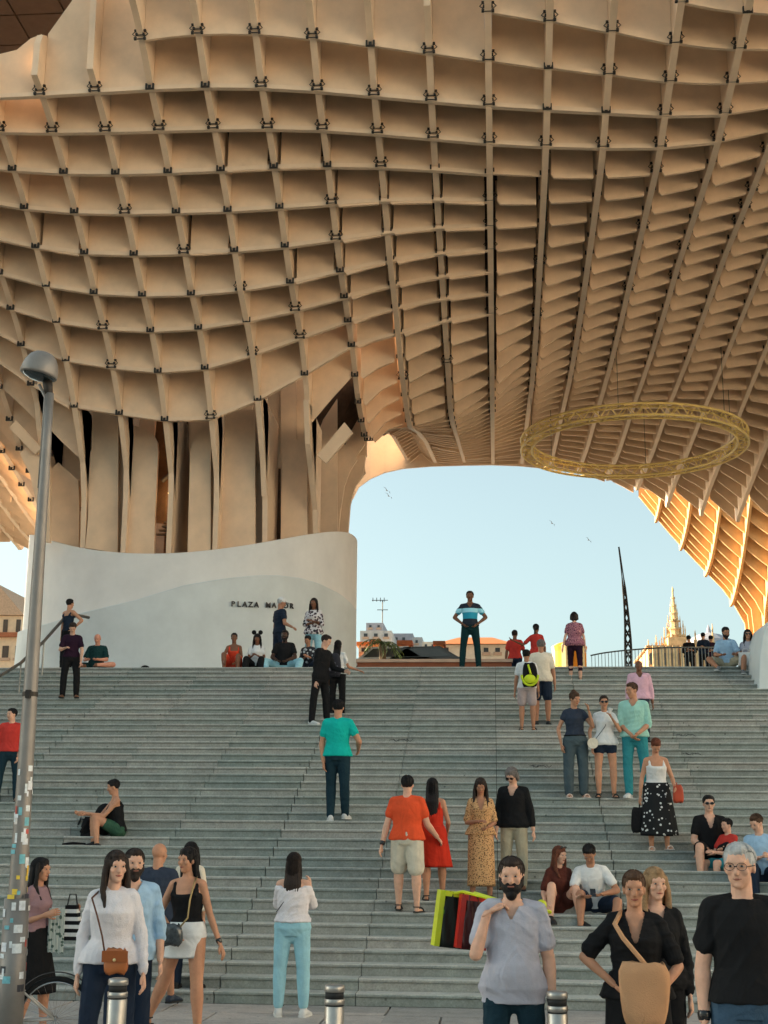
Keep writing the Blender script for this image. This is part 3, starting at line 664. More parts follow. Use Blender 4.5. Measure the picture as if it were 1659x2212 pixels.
# church
M_ch = mat('church_stone', hexc(226,188,138), .85, var=.3, scale=1.2); M_ch2 = mat('church_stone_dark', hexc(176,140,104), .85, var=.15, scale=.4)
cp = on_y(1468, 1440, 150); ch = tag(empty('church', (cp.x, 150, 0)), 'sandstone church with a tall pinnacled spire on the right skyline', 'church'); s = 150*1.04/2985
zb = lambda y: on_y(1468, y, 150).z
def X(px): return (px-1468)*s
b = MB(); b.box(X(1405), X(1560), 0, 14, -.29, zb(1398)); b.build('wall', M_ch, ch)
b = MB(); b.prism([(X(1400), -.1, zb(1398)), (X(1562), -.1, zb(1398)), (X(1562), -.1, zb(1394)), (X(1400), -.1, zb(1394))], (0, 14.2, 0)); b.build('cornice', M_ch2, ch)
def spire(px, ybase, ytip, rb, tiers=3, name='pinnacle'):
    b = MB(); z0, z1 = zb(ybase), zb(ytip); h = z1-z0; prof = [(rb, 0)]
    for k in range(tiers):
        f = k/tiers; r0 = rb*(1-f)*.92; prof += [(r0, h*f*.85+.01), (r0*.82, h*(f*.85+.2)), (r0*1.12, h*(f*.85+.205)), (r0*1.05, h*(f*.85+.235))]
    prof += [(rb*.12, h*.93), (rb*.16, h*.95), (0.0, h)]
    b.lathe(prof, (X(px), 3, z0), 8); return b.build(name, M_ch, ch)
b = MB(); b.box(X(1450), X(1487), 1.4, 4.8, zb(1400), zb(1372)); b.build('tower', M_ch, ch)
spire(1468, 1376, 1256, 14*s, 6, 'spire')
for px, yb, yt, r in ((1455,1378,1318,4),(1481,1378,1320,4),(1460,1350,1300,2.4),(1476,1350,1302,2.4),(1446,1395,1345,4),(1491,1395,1342,4.5),(1435,1400,1372,3),(1462,1330,1285,1.6),(1474,1330,1287,1.6)): spire(px, yb, yt, r*s, 3)
for px, y in ((1462,1366),(1474,1366),(1468,1348),(1465,1332),(1471,1332),(1456,1388),(1468,1388),(1480,1388)):
    b = MB(); z = zb(y); b.box(X(px)-1.1*s, X(px)+1.1*s, 3-13*s, 3-8*s, z-3*s, z+3*s); b.build('belfry_opening', M_ch2, ch)
for px, yt, r in ((1452,1335,4),(1487,1330,5),(1428,1362,5),(1411,1372,5),(1440,1365,4),(1512,1352,6),(1530,1358,5),(1549,1337,6),(1500,1360,4),(1419,1380,3)):
    spire(px, 1400, yt, r*s, 3)
for px in (1410, 1424, 1438, 1452, 1468, 1484, 1500, 1516, 1532, 1548):
    b = MB(); r = 3.4*s; z0, z1 = zb(1436), zb(1414); P = [(X(px)-r, -.05, z0), (X(px)+r, -.05, z0), (X(px)+r, -.05, z1), (X(px)+r*.6, -.05, z1+r*.9), (X(px), -.05, z1+r*1.3), (X(px)-r*.6, -.05, z1+r*.9), (X(px)-r, -.05, z1)]
    b.prism(P, (0, .1, 0)); b.build('arched_window', M_win if px % 4 else M_ch2, ch)
    b = MB(); b.box(X(px+7)-.25, X(px+7)+.25, -.5, 0, zb(1445), zb(1396)); b.build('buttress', M_ch, ch)
b = MB(); b.lathe([(3.4,0),(3.3,.9),(2.7,1.8),(1.4,2.5),(.3,2.8),(.2,3.3),(0,3.8)], (X(1556), 8, zb(1398)), 16); b.build('dome', M_gw2, ch)
# raised terrace, railing and mast at the right
tv = 47.0; za = on_y(1400, 1425, tv).z
b = MB(); b.box(on_y(1268,1430,tv).x, 22, tv, 56, PLZ-.003, za-.55); ter = tag(b.build('raised_terrace', M_plaza), kind='structure')
rail = tag(empty('railing', (on_y(1400,1400,tv).x, tv, PLZ)), 'thin steel balustrade curving along the stair head before the church', 'railing'); ox, oy = rail.location.x, rail.location.y
pts = [(1276,1416),(1300,1411),(1330,1407),(1360,1404),(1400,1401),(1440,1399),(1490,1398),(1560,1398)]
M_rail = mat('rail_steel', hexc(120,122,120), .4, metal=.7)
def rl(x): y = float(np.interp(x, [a for a,_ in pts], [c for _,c in pts])); v = tv-.3-1.2*math.sin((x-1276)/284*2.4); p = on_y(x, y, v); return Vector((p.x-ox, p.y-oy, p.z-PLZ))
b = MB(); b.tube([rl(x) for x in np.linspace(1276, 1560, 30)], .025, 6); b.build('handrail', M_rail, rail)
b = MB(); b.tube([rl(x)-Vector((0,0,1.0)) for x in np.linspace(1276, 1560, 30)], .02, 5); b.build('bottom_rail', M_rail, rail)
for x in np.arange(1278, 1560, 7.2):
    p = rl(x); b = MB(); b.tube([(p.x,p.y,p.z), (p.x,p.y,max(0,p.z-1.6))], .014, 4); b.build('baluster', M_rail, rail)
mb = on_y(1356, 1440, 52); mt = on_y(1335, 1131, 52)
mast = tag(empty('lattice_mast', (mb.x, 52, za-.55)), 'dark tapering lattice mast leaning left before the sky', 'mast'); D = mt-mb
axis = [Vector((0,0,0))+D*t+Vector((.12*math.sin(t*math.pi)*1.0,0,0)) for t in np.linspace(0,1,15)]
wd = [.09,.10,.11,.11,.11,.10,.09,.075,.06,.05,.04,.03,.02,.015,.01]
for sgn in (-1, 1):
    b = MB(); b.tube([p+Vector((sgn*w,0,0)) for p, w in zip(axis, wd)], [.05]*6+[.04]*5+[.022]*4, 6); b.build('mast_chord', M_steel, mast)
b = MB()
for k in range(10):
    s1 = 1 if k % 2 else -1; b.tube([axis[k]+Vector((s1*wd[k],0,0)), axis[k+1]-Vector((s1*wd[k+1],0,0))], .035, 5)
    b.tube([axis[k]-Vector((s1*wd[k],0,0)), axis[k+1]+Vector((s1*wd[k+1],0,0))], .03, 5)
b.build('mast_lacing', M_steel, mast)
# yellow market tent
p = on_y(1230, 1420, 66); tent = tag(empty('market_tent', (p.x, 66, zs)), 'orange and yellow striped round tent beyond the stair head', 'tent'); sc = 66*1.04/2985
Mo = mat('tent_orange', hexc(240,150,40), .7); My = mat('tent_cream', hexc(250,225,170), .7); zt_ = on_y(1230, 1386, 66).z-zs; zm_ = on_y(1230,1398,66).z-zs
for k in range(12):
    a0, a1 = 2*math.pi*k/12, 2*math.pi*(k+1)/12; R = 36*sc; b = MB(); prof = [(R, 0), (R, zm_-.25), (R*1.06, zm_), (R*.75, zm_+(zt_-zm_)*.55), (R*.35, zm_+(zt_-zm_)*.9), (0, zt_)]
    for q in range(5):
        (r0,z0),(r1,z1) = prof[q], prof[q+1]; am = (a0+a1)/2
        ring = lambda r, z: [(r*math.cos(a), r*math.sin(a), z) for a in (a0, am, a1)]
        b.add(ring(r0,z0)+ring(r1,z1), [(0,1,4,3),(1,2,5,4)])
    b.build('canvas_panel', Mo if k % 2 else My, tent)
# white curved parapet at the right edge
M_wp = mat('white_parapet', hexc(206,214,214), .6, var=.05)
wpz = on_stair(1650, 1500); pr = [(1659,1342,29.9),(1648,1375,29.6),(1641,1415,29.2),(1639,1470,28.2),(1639,1530,27.2),(1644,1575,26.5),(1652,1605,26.1),(1662,1625,25.8)]
b = MB(); P = [on_y(x, y, 27.6) for x, y, _ in pr]; P = [tuple(p) for p in P]+[(P[-1].x+2.5, 27.6, P[-1].z-.9), (P[0].x+2.5, 27.6, P[0].z+.9)]
b.prism(P, (0, 1.6, 0)); o = tag(b.build('white_parapet', M_wp), 'white curved shell wall cut by the right edge of the frame', 'wall')
md = o.modifiers.new('b', 'BEVEL'); md.width = .12; md.segments = 3; tri(o.data)
# stair handrail, left
hr = tag(empty('stair_handrail', (-11.6, 24, 3)), 'steel handrail rising across the steps behind the lamp post', 'handrail')
q0 = on_y(-12, 1468, 26.0); q1 = on_y(95, 1385, 28.5); q2 = on_y(148, 1325, 29.9)
def hp(o): o.matrix_parent_inverse = Matrix.Translation((11.6, -24, -3)); return o
b = MB(); b.tube([q0, on_y(45,1432,27.2), q1, q2, q2+Vector((.3,.6,0))], .035, 8); hp(b.build('rail', M_rail, hr))
for q in (on_y(45,1432,27.2), q1, q2):
    b = MB(); b.tube([q, (q.x, q.y, on_stair(0,0).z if False else max(0, min(NST, int((q.y-Y0)/TRD)+1))*RIS-.01)], .022, 6); hp(b.build('post', M_rail, hr))
# birds
for x, y, v, lb in ((836,1060,60,'dark swift gliding highest in the sky opening'), (1193,1131,70,'tiny dark bird in the middle of the sky opening'), (1272,1167,70,'tiny dark bird left of the lattice mast'), (840,1072,62,'second swift just under the highest one')):
    b = MB(); b.add([(0,-.16,0),(.05,0,.03),(0,.2,0),(-.05,0,.03),(0,0,-.04)], [(0,1,3),(1,2,3),(0,4,1),(1,4,2),(2,4,3),(3,4,0)])
    for sg in (-1,1): b.add([(sg*.03,.05,0),(sg*.03,-.07,0),(sg*.25,.0,.1),(sg*.45,.12,.02),(sg*.22,.06,.09)], [(0,1,2,4),(4,2,3)])
    o = tag(b.build('bird', mat('bird_black', (.02,.02,.02), .8)), lb, 'bird'); o.location = on_y(x, y, v); o.rotation_euler = (.3, .5, .8); o.scale = (.6,.6,.6)

# ================================================================ street furniture
M_lamp = mat('lamp_grey_metal', hexc(140,134,128), .5, metal=.4, var=.1, scale=6); M_ldk = mat('lamp_glass', (.02,.03,.03), .12, spec=.8)
LV = 11.4; base = on_z(0, 2262, 0) if False else on_y(14, 2262, LV); topl = on_y(107, 850, LV)
lx = topl.x; lean = (topl.x-on_y(20, 2205, LV).x)/(topl.z-on_y(20, 2205, LV).z)
bx = topl.x-lean*topl.z
lp = tag(empty('street_lamp', (bx, LV, 0)), 'grey street lamp with stickered post and domed head at the left', 'street lamp')
H = topl.z
b = MB(); pts = [Vector((lean*z, 0, z)) for z in np.linspace(-.05, H, 14)]; b.tube(pts, list(np.linspace(.088, .04, 14)), 20); b.build('post', M_lamp, lp, smooth=True)
b = MB(); b.tube([Vector((0,0,-.04)), Vector((lean*1.3,0,1.3))], [.115,.105], 20); b.build('post_sleeve', M_lamp, lp, smooth=True)
hc = on_y(84, 806, LV-.05)-Vector((bx, LV, 0))
b = MB(); b.tube([Vector((lean*(H-.9)-.035,-.02,H-.9)), Vector((lean*(H-.1)-.03,-.02,H-.12)), Vector((lean*H-.03,-.02,H-.04)), Vector((hc.x,-.02,hc.z-.10))], .014, 8); b.build('bracket_arm', M_lamp, lp, smooth=True)
b = MB(); b.tube([Vector((lean*H,0,H-.05)), Vector((hc.x+.06,0,hc.z-.02))], [.035,.05], 10); b.build('head_mount', M_steel, lp, smooth=True)
hd = MB(); R = .165; prof = [(R*.985,-.025),(R*1.02,-.02),(R*1.03,0),(R*1.0,.05),(R*.92,.1),(R*.75,.155),(R*.5,.19),(R*.2,.206),(0,.208)]
hd.lathe(prof, (0,0,0), 32); o = hd.build('lamp_head', M_lamp, lp, smooth=True); o.location = hc; o.rotation_euler = (0, math.radians(12), 0)
b = MB(); b.lathe([(0,-.07),(R*.4,-.062),(R*.75,-.04),(R*.93,-.012),(R*.95,0)], (0,0,0), 32); g_ = b.build('lamp_glass', M_ldk, o, smooth=True)
r = random.Random(11)
stc = [(.75,.78,.78),(.7,.72,.74),(.85,.6,.08),(.55,.1,.08),(.05,.05,.06),(.78,.8,.8),(.2,.5,.55),(.72,.66,.6),(.8,.8,.82),(.85,.5,.05)]
stm = [mat('sticker_%s' % n_, c, .6, var=.2, scale=30) for n_, c in zip(('white','grey','yellow','red','black','cream','teal','beige','pale','orange'), stc)]
zz = .95
for k in range(64):
    z = .6+1.75*(k/64)+r.uniform(-.05,.05); a = r.uniform(-2.6, .6) ; w = r.uniform(.2, .75); h = r.uniform(.03, .085); rad = np.interp(z, [0, H], [.089, .04])+.0015+.0004*(k % 6)
    c0 = Vector((lean*z, 0, z)); b = MB(); n_ = 5
    if z < 1.33: rad = max(rad, .1095)+.001
    vs = []
    for q in range(n_+1):
        t = a+w*q/n_; vs += [c0+Vector((math.cos(t)*rad, math.sin(t)*rad, -h/2)), c0+Vector((math.cos(t)*rad+lean*h, math.sin(t)*rad, h/2))]
    b.add(vs, [(2*q, 2*q+2, 2*q+3, 2*q+1) for q in range(n_)])
    col = stm[r.choice([0,0,1,5,8,8,7,3,4,6,0,5])]
    if 1.25 < z < 1.55: col = stm[r.choice([2,9,6,2,4])]
    b.build('sticker', col, lp)
b = MB(); z = on_y(60, 1500, LV).z; c0 = Vector((lean*z, 0, z)); b.tube([c0-Vector((0,0,.02)), c0+Vector((0,0,.02))], np.interp(z,[0,H],[.089,.04])+.004, 16); b.box(c0.x-.01,c0.x+.03,-.10,-.06,z-.04,z+.03); b.build('clamp', M_steel, lp)
# bollards
M_ss = mat('brushed_steel', hexc(168,164,158), .42, metal=.85, var=.12, scale=9); M_blk = mat('black_rubber', (.02,.02,.02), .7)
bo = None
for x, yt, lb in ((256,2112,'stainless bollard in front of the woman in the white sweater'), (723,2126,'stainless bollard beside the woman in pale jeans'), (1203,2140,'stainless bollard to the right of the man in the grey T-shirt')):
    p = on_z(x, yt, .93)
    t = tag(empty('bollard', (p.x, p.y, 0)), lb, 'bollard', 'steel bollards along the pavement edge')
    if bo is None:
        b = MB(); b.lathe([(.062,0),(.062,.80),(.060,.803)], n=28); m1 = b.mesh('tube', M_ss, True)
        b = MB(); b.lathe([(.0585,.800),(.0585,.812)], n=28); b.lathe([(.0575,.845),(.0575,.89)], n=28); m2 = b.mesh('dark_band', M_blk, True)
        b = MB(); b.lathe([(.061,.812),(.064,.815),(.064,.843),(.061,.846)], n=28); b.lathe([(.061,.886),(.064,.889),(.064,.915),(.06,.924),(.04,.929),(0,.930)], n=28); m3 = b.mesh('cap_ring', M_ss, True)
        bo = (m1, m2, m3)
    for n_, m_ in zip(('tube','dark_band','cap_ring'), bo): inst(n_, m_, t)
# bicycle
wc = on_z(112, 2200, .335); bv = wc.y
bk = tag(empty('bicycle', (wc.x, bv, 0)), 'city bicycle with pale frame leaning by the lamp post', 'bicycle'); bk.rotation_euler = (0, math.radians(4), math.radians(9))
WR = .335; M_ty = mat('tyre', (.02,.02,.02), .9); M_fr = mat('bike_frame_paint', hexc(200,196,190), .35, metal=.3); M_cr = mat('chrome', hexc(190,190,190), .25, metal=1)
def torus(b, c, R, r, n=40, m=8):
    vs = [(c[0]+(R+r*math.cos(q*2*math.pi/m))*math.cos(k*2*math.pi/n), c[1]+r*math.sin(q*2*math.pi/m), c[2]+(R+r*math.cos(q*2*math.pi/m))*math.sin(k*2*math.pi/n)) for k in range(n) for q in range(m)]
    b.add(vs, [(k*m+q, ((k+1) % n)*m+q, ((k+1) % n)*m+(q+1) % m, k*m+(q+1) % m) for k in range(n) for q in range(m)])
for cx in (0, -1.03):
    b = MB(); torus(b, (cx,0,WR), WR-.02, .021); wh = b.build('tyre', M_ty, bk, smooth=True)
    b = MB(); torus(b, (cx,0,WR), WR-.046, .009, 36, 6); b.build('rim', M_cr, bk, smooth=True)
    b = MB()
    for k in range(28):
        a = k*2*math.pi/28; b.tube([(cx, .02*(-1)**k, WR), (cx+(WR-.045)*math.cos(a), 0, WR+(WR-.045)*math.sin(a))], .0012, 3)
    b.tube([(cx,-.04,WR),(cx,.04,WR)], .02, 10); b.build('spokes', M_cr, bk)
BB = (-.43, 0, .28); ST = (-.60, 0, .80); HT = (-.98+.10, 0, .88); HB = (-.93+.02, 0, .70)
for n_, a_, c_, r_ in (('seat_tube', BB, ST, .016), ('down_tube', BB, HB, .018), ('top_tube', (-.585,0,.74), HT, .015)):
    b = MB(); b.tube([a_, c_], r_, 10); b.build(n_, M_fr, bk, smooth=True)
b = MB(); 
b.tube([(0,.045,WR), (BB[0],.03,BB[2])], .011, 8); b.tube([(0,-.045,WR), (BB[0],-.03,BB[2])], .011, 8); b.tube([(0,.045,WR), (-.585,.02,.74)], .010, 8); b.tube([(0,-.045,WR), (-.585,-.02,.74)], .010, 8); b.build('rear_stays', M_fr, bk, smooth=True)
b = MB(); b.tube([HT, HB, (-1.03,.05,WR)], .014, 8); b.tube([HB, (-1.03,-.05,WR)], .012, 8); b.build('fork', M_cr, bk, smooth=True)
b = MB(); b.tube([(-.88,0,.86),(-.86,0,1.0)], .012, 8); b.tube([(-.74,-.28,1.02),(-.82,-.22,1.03),(-.87,0,1.0),(-.82,.22,1.03),(-.74,.28,1.02)], .012, 8); b.build('handlebar', M_cr, bk, smooth=True)
b = MB(); b.add([(-.75,-.03,.86),(-.75,.03,.86),(-.52,.08,.88),(-.48,.05,.87),(-.48,-.05,.87),(-.52,-.08,.88),(-.75,-.02,.81),(-.75,.02,.81),(-.52,.06,.82),(-.52,-.06,.82)], [(0,5,4,3,2,1),(0,1,7,6),(1,2,8,7),(6,9,5,0),(2,3,8),(4,5,9),(3,4,9,8),(6,7,8,9)]); b.build('saddle', M_blk, bk)
b = MB(); torus(b, (BB[0],-.05,BB[2]), .085, .008, 24, 5); b.tube([(BB[0],-.06,BB[2]),(BB[0]+.12,-.07,BB[2]-.12)], .01, 6); b.tube([(BB[0],.06,BB[2]),(BB[0]-.12,.07,BB[2]+.12)], .01, 6); b.build('crank', M_steel, bk)
b = MB(); torus(b, (0,0,WR), WR+.035, .012, 40, 5); mg = b
# rear mudguard: upper-left half only
vs=[]; n_=22
b = MB()
for k in range(n_+1):
    a = math.radians(15+150*k/n_); c, s_ = math.cos(a), math.sin(a); R_ = WR+.03; vs += [(c*R_,-.026,WR+s_*R_),(c*(R_+.008),0,WR+s_*(R_+.008)),(c*R_,.026,WR+s_*R_)]
b.add(vs, [(3*k+q,3*k+q+1,3*k+q+4,3*k+q+3) for k in range(n_) for q in range(2)]); b.build('mudguard', M_blk, bk, smooth=True)
for sg in (-.05, .0): 
    b = MB(); b.box(BB[0]+(.12 if sg < 0 else -.12)-.045, BB[0]+(.12 if sg < 0 else -.12)+.045, -.15 if sg < 0 else .07, -.07 if sg < 0 else .15, BB[2]-(.12 if sg < 0 else -.12)-.01, BB[2]-(.12 if sg < 0 else -.12)+.01); b.build('pedal', M_blk, bk)
# ================================================================ people
V3 = Vector
def nz(v): v = V3(v); return v.normalized()
def limb(mb, A, B, ra, rb, n=12, prof=None, sq=None):
    """closed rounded limb from A to B; prof: [(t, radius factor)], sq: (axis, factor) flattening"""
    A, B = V3(A), V3(B); d = (B-A); L = d.length; t = d/L if L > 1e-6 else V3((0,0,1))
    ref = t.orthogonal().normalized(); bb = t.cross(ref); rings = []
    for k in range(3): a = math.pi/2*(k/3); rings.append((A-t*ra*math.cos(a)*.9, ra*max(.05, math.sin(a))))
    for q in range(7):
        s = q/6; r = ra*(1-s)+rb*s
        if prof: r *= float(np.interp(s, [p[0] for p in prof], [p[1] for p in prof]))
        rings.append((A+d*s, r))
    for k in range(2, -1, -1): a = math.pi/2*(k/3); rings.append((B+t*rb*math.cos(a)*.9, rb*max(.05, math.sin(a))))
    vs = []
    for c, r in rings:
        for k in range(n):
            a = 2*math.pi*k/n; o = (ref*math.cos(a)+bb*math.sin(a))*r
            if sq: ax, fc = sq; ax = V3(ax); o = o-ax*o.dot(ax)*(1-fc)
            vs.append(c+o)
    m = len(rings)
    fs = [(i*n+k, i*n+(k+1) % n, (i+1)*n+(k+1) % n, (i+1)*n+k) for i in range(m-1) for k in range(n)]
    fs += [tuple(range(n))[::-1], tuple(range((m-1)*n, m*n))]
    mb.add(vs, fs)
def ell(mb, c, ax, n=14, m=9):
    """ellipsoid with three half-axis vectors"""
    c = V3(c); vs = []; fs = []
    for i in range(1, m):
        th = math.pi*i/m
        for k in range(n):
            a = 2*math.pi*k/n; vs.append(c+ax[0]*math.sin(th)*math.cos(a)+ax[1]*math.sin(th)*math.sin(a)+ax[2]*math.cos(th))
    top = len(vs); vs.append(c+ax[2]); vs.append(c-ax[2])
    for i in range(m-2):
        for k in range(n): fs.append((i*n+k, (i+1)*n+k, (i+1)*n+(k+1) % n, i*n+(k+1) % n))
    for k in range(n): fs.append((top, k, (k+1) % n)); fs.append((top+1, (m-2)*n+(k+1) % n, (m-2)*n+k))
    if ax[0].cross(ax[1]).dot(ax[2]) < 0: fs = [f[::-1] for f in fs]
    mb.add(vs, fs)
def loft(mb, rings, n=18):
    """rings: (centre, half-width vector, half-depth vector)"""
    vs = []
    for c, a, f in rings:
        for k in range(n): th = 2*math.pi*k/n; vs.append(V3(c)+a*math.cos(th)+f*math.sin(th))
    m = len(rings)
    fs = [(i*n+k, i*n+(k+1) % n, (i+1)*n+(k+1) % n, (i+1)*n+k) for i in range(m-1) for k in range(n)]
    fs += [tuple(range(n))[::-1], tuple(range((m-1)*n, m*n))]
    if rings[m//2][1].cross(rings[m//2][2]).dot(V3(rings[-1][0])-V3(rings[0][0])) < 0: fs = [f[::-1] for f in fs]
    mb.add(vs, fs)
TM = [(-.14,.070,.060),(-.02,.092,.068),(.12,.088,.064),(.30,.081,.058),(.5,.085,.062),(.68,.093,.066),(.82,.092,.058),(.90,.072,.048),(1.0,.040,.036)]
TF = [(-.14,.070,.060),(-.02,.104,.074),(.12,.096,.066),(.30,.074,.054),(.45,.078,.060),(.66,.082,.070),(.82,.080,.052),(.90,.062,.042),(1.0,.033,.031)]
def skin(k):
    cols = {'fair': hexc(214,166,140), 'tan': hexc(190,138,108), 'olive': hexc(172,122,94), 'brown': hexc(120,80,58), 'dark': hexc(74,50,38), 'pink': hexc(214,150,124)}
    m = mat('skin_'+k, cols[k], .52, var=.13, scale=11, spec=.3, bump=.15, bscale=70)
    if not m.get('ss'):
        b = m.node_tree.nodes['Principled BSDF']; b.inputs['Subsurface Weight'].default_value = .08; b.inputs['Subsurface Radius'].default_value = (.02,.008,.004); m['ss'] = 1
    return m
def cloth(k, c=None, b=.25):
    return mat('cloth_'+k, c if c else (.5,.5,.5), .85, var=.10, scale=9, bump=b, bscale=110, spec=.12)
def hairm(k):
    cols = {'black': (.012,.010,.010), 'dark': (.028,.018,.014), 'brown': (.07,.036,.02), 'blonde': (.30,.18,.09), 'grey': (.42,.42,.41), 'greydark': (.16,.14,.13), 'red': (.13,.04,.02)}
    return mat('hair_'+k, cols[k], .6, var=.35, scale=22, bump=.4, bscale=90, spec=.2)
CUT = {}
WORK = []      # (object, voxel, fold amplitude, extra mesh)
def D(x, y, z): return nz((x, y, z))
DN = D(0,0,-1)
def person(label, base, h, hd=0, sx='m', sk='tan', g=1.0, vox=.013, legs=None, arms=None, lean=(0,0,1), look=None, pitch=0,
           top=None, bot=None, shoes='black', hair=('short','dark'), seat=None, extras=(), feet=None, bust=1.0, hands=(None,None), group=None, belly=0, beard=None, curl=.5):
    base = V3(base); root = tag(empty('person', base), label, 'person', group)
    hr = math.radians(hd); F = V3((math.sin(hr), -math.cos(hr), 0)); A = V3((math.cos(hr), math.sin(hr), 0))
    if A.x < 0: A = -A
    SP = nz(lean); Fs = (F-SP*F.dot(SP)).normalized(); As = (A-SP*A.dot(SP)).normalized()
    legs = legs or (D(-.06,0,-1), D(-.0,.02,-1), D(.06,0,-1), D(.0,.02,-1)); legs = [nz(v) for v in legs]
    arms = arms or (D(-.16,0,-1), D(-.06,-.12,-1), D(.16,0,-1), D(.06,-.12,-1)); arms = [nz(v) for v in arms]
    LT, LS, FT = .245*h, .243*h, .042*h
    if seat is not None: pz = seat+.052*h
    else: pz = FT+max(-(legs[0].z*LT+legs[1].z*LS), -(legs[2].z*LT+legs[3].z*LS))
    P = V3((0, 0, pz))
    if seat is None:       # keep the standing foot over the base point
        off = [(legs[k]*LT+legs[k+1]*LS) for k in (0, 2)]; o = off[0] if off[0].z < off[1].z-.02 else (off[1] if off[1].z < off[0].z-.02 else (off[0]+off[1])/2)
        P.x -= o.x*.6; P.y -= o.y*.8
    hw = .052*h*(1.05 if sx == 'f' else 1)
    hips = [P-As*hw, P+As*hw]; knees = [hips[0]+legs[0]*LT, hips[1]+legs[2]*LT]; ank = [knees[0]+legs[1]*LS, knees[1]+legs[3]*LS]
    TB = TM if sx == 'm' else TF; SL = .30*h
    def tor(mb, t0, t1, inf, gg=1.0, fl=0):
        ts = sorted(set([t0, t1]+[t for t, _, _ in TB if t0 < t < t1]+[t0+(t1-t0)*q/10 for q in range(11)])); R = []
        for t in ts:
            w = np.interp(t, [a for a,_,_ in TB], [b for _,b,_ in TB])*h*g*gg+inf; d = np.interp(t, [a for a,_,_ in TB], [c for _,_,c in TB])*h*g*gg+inf
            bl = belly*math.exp(-((t-.22)/.22)**2)*h; w += fl*max(0, .3-t)*h
            R.append((P+SP*t*SL+Fs*(bl*.6+(.012*h*bust*math.exp(-((t-.64)/.12)**2) if sx == 'f' else 0)), As*w, Fs*(d+bl*.6)))
        loft(mb, R)
    sh = [P+SP*SL*.865+s*As*(.091 if sx == 'm' else .080)*h*(.6+.4*g) for s in (-1, 1)]
    UA, FA = .172*h, .150*h
    elb = [sh[0]+arms[0]*UA, sh[1]+arms[2]*UA]; wri = [elb[0]+arms[1]*FA, elb[1]+arms[3]*FA]
    nb = P+SP*SL*1.0
    lk = math.radians(hd if look is None else look); pt = math.radians(pitch)
    hf0 = V3((math.sin(lk), -math.cos(lk), 0)); ha = V3((math.cos(lk), math.sin(lk), 0)); upv = V3((0,0,1))
    hf = (hf0*math.cos(pt)-upv*math.sin(pt)).normalized(); hu = (upv*math.cos(pt)+hf0*math.sin(pt)).normalized()
    Cc = nb+SP*.030*h+V3((0,0,.054*h))+hf0*(.012+.03*math.sin(pt))*h
    fx = .92 if sx == 'f' else 1.0; am = (.029 if sx == 'm' else .0235)*h*(.4+.6*g); lg = (1.0 if sx == 'm' else 1.02)*(.5+.5*g)
    b = MB()
    cov = bool(top) and top[1] not in ('tank', 'off', 'v', 'collar')
    tor(b, -.10, 1.0, -.014 if cov else -.004)
    for s in (0, 1):
        limb(b, nb-SP*.02*h, sh[s], (.022 if cov else .028)*h, am*(.95 if cov else 1.1)); limb(b, sh[s], elb[s], am*(1.12 if not cov else 1.0), am*.80); limb(b, elb[s], wri[s], am*.82, am*.55, prof=[(0,1),(.25,1.12),(.6,1.0),(1,1)])
        limb(b, hips[s], knees[s], .052*h*lg, .033*h*lg, prof=[(0,1),(.3,1.03),(1,1)]); limb(b, knees[s], ank[s], .033*h*lg, .0205*h, prof=[(0,1),(.3,1.22),(.6,1.08),(1,1)])
    limb(b, nb-SP*.03*h, Cc-hu*.03*h-hf*.012*h, .034*h*fx, .031*h*fx)
    ell(b, Cc+hu*.014*h-hf*.004*h, (ha*.0435*h*fx, hf*.054*h, hu*.051*h))
    ell(b, Cc-hu*.024*h+hf*.012*h, (ha*.0345*h*fx, hf*.0345*h, hu*.041*h))
    ell(b, Cc-hu*.052*h+hf*.030*h, (ha*.015*h, hf*.014*h, hu*.012*h))
    limb(b, Cc-ha*.022*h+hu*.015*h+hf*.0425*h, Cc+ha*.022*h+hu*.015*h+hf*.0425*h, .0075*h, .0075*h, 8)
    limb(b, Cc+hu*.006*h+hf*.044*h, Cc-hu*.015*h+hf*.0535*h, .006*h, .0092*h, 8)
    for s in (-1, 1): ell(b, Cc+ha*s*.0425*h*fx-hu*.004*h-hf*.004*h, (ha*.006*h, hf*.011*h, hu*.018*h), 8, 6); ell(b, Cc+ha*s*.024*h+hf*.034*h-hu*.012*h, (ha*.012*h, hf*.011*h, hu*.012*h), 8, 6)
    bare = shoes in ('bare', 'sandal', 'flat')
    fdir = []
    for s in (0, 1):
        fd = F*1.0 if feet is None else nz(feet[s]); fd = (fd+A*(s*2-1)*.18).normalized() if feet is None else fd; fdir.append(fd)
        if bare: limb(b, ank[s]-V3((0,0,.024*h))-fd*.01*h, ank[s]-V3((0,0,.03*h))+fd*.105*h, .017*h, .011*h, sq=(V3((0,0,1)), .8))
    bo = b.build('body', skin(sk), root)
    # hands: palm, four unequal fingers and a thumb, joined to the body mesh
    hb = MB()
    for s in (0, 1):
        d = (nz(hands[s]) if hands[s] else arms[1+2*s]); side = (F*1.0-d*F.dot(d)); side = side.normalized() if side.length > .05 else As; nrm = d.cross(side).normalized()
        if nrm.dot(As*(1 if s == 0 else -1)) < 0: nrm = -nrm
        w = wri[s]; pl = .052*h; limb(hb, w-d*.01*h, w+d*pl, .0165*h, .021*h, 10, sq=(nrm, .52))
        for k, fl in enumerate((.036, .043, .040, .031)):
            r0 = w+d*pl*1.0+side*(.0165-.011*k)*h; c = curl; d1 = (d*math.cos(c*.5)+nrm*math.sin(c*.5)); d2 = (d*math.cos(c*1.5)+nrm*math.sin(c*1.5))
            hb.tube([r0-d*.006*h, r0+d1*fl*h*.5, r0+d1*fl*h*.5+d2*fl*h*.5], [.0056*h, .0052*h, .0038*h], 6)
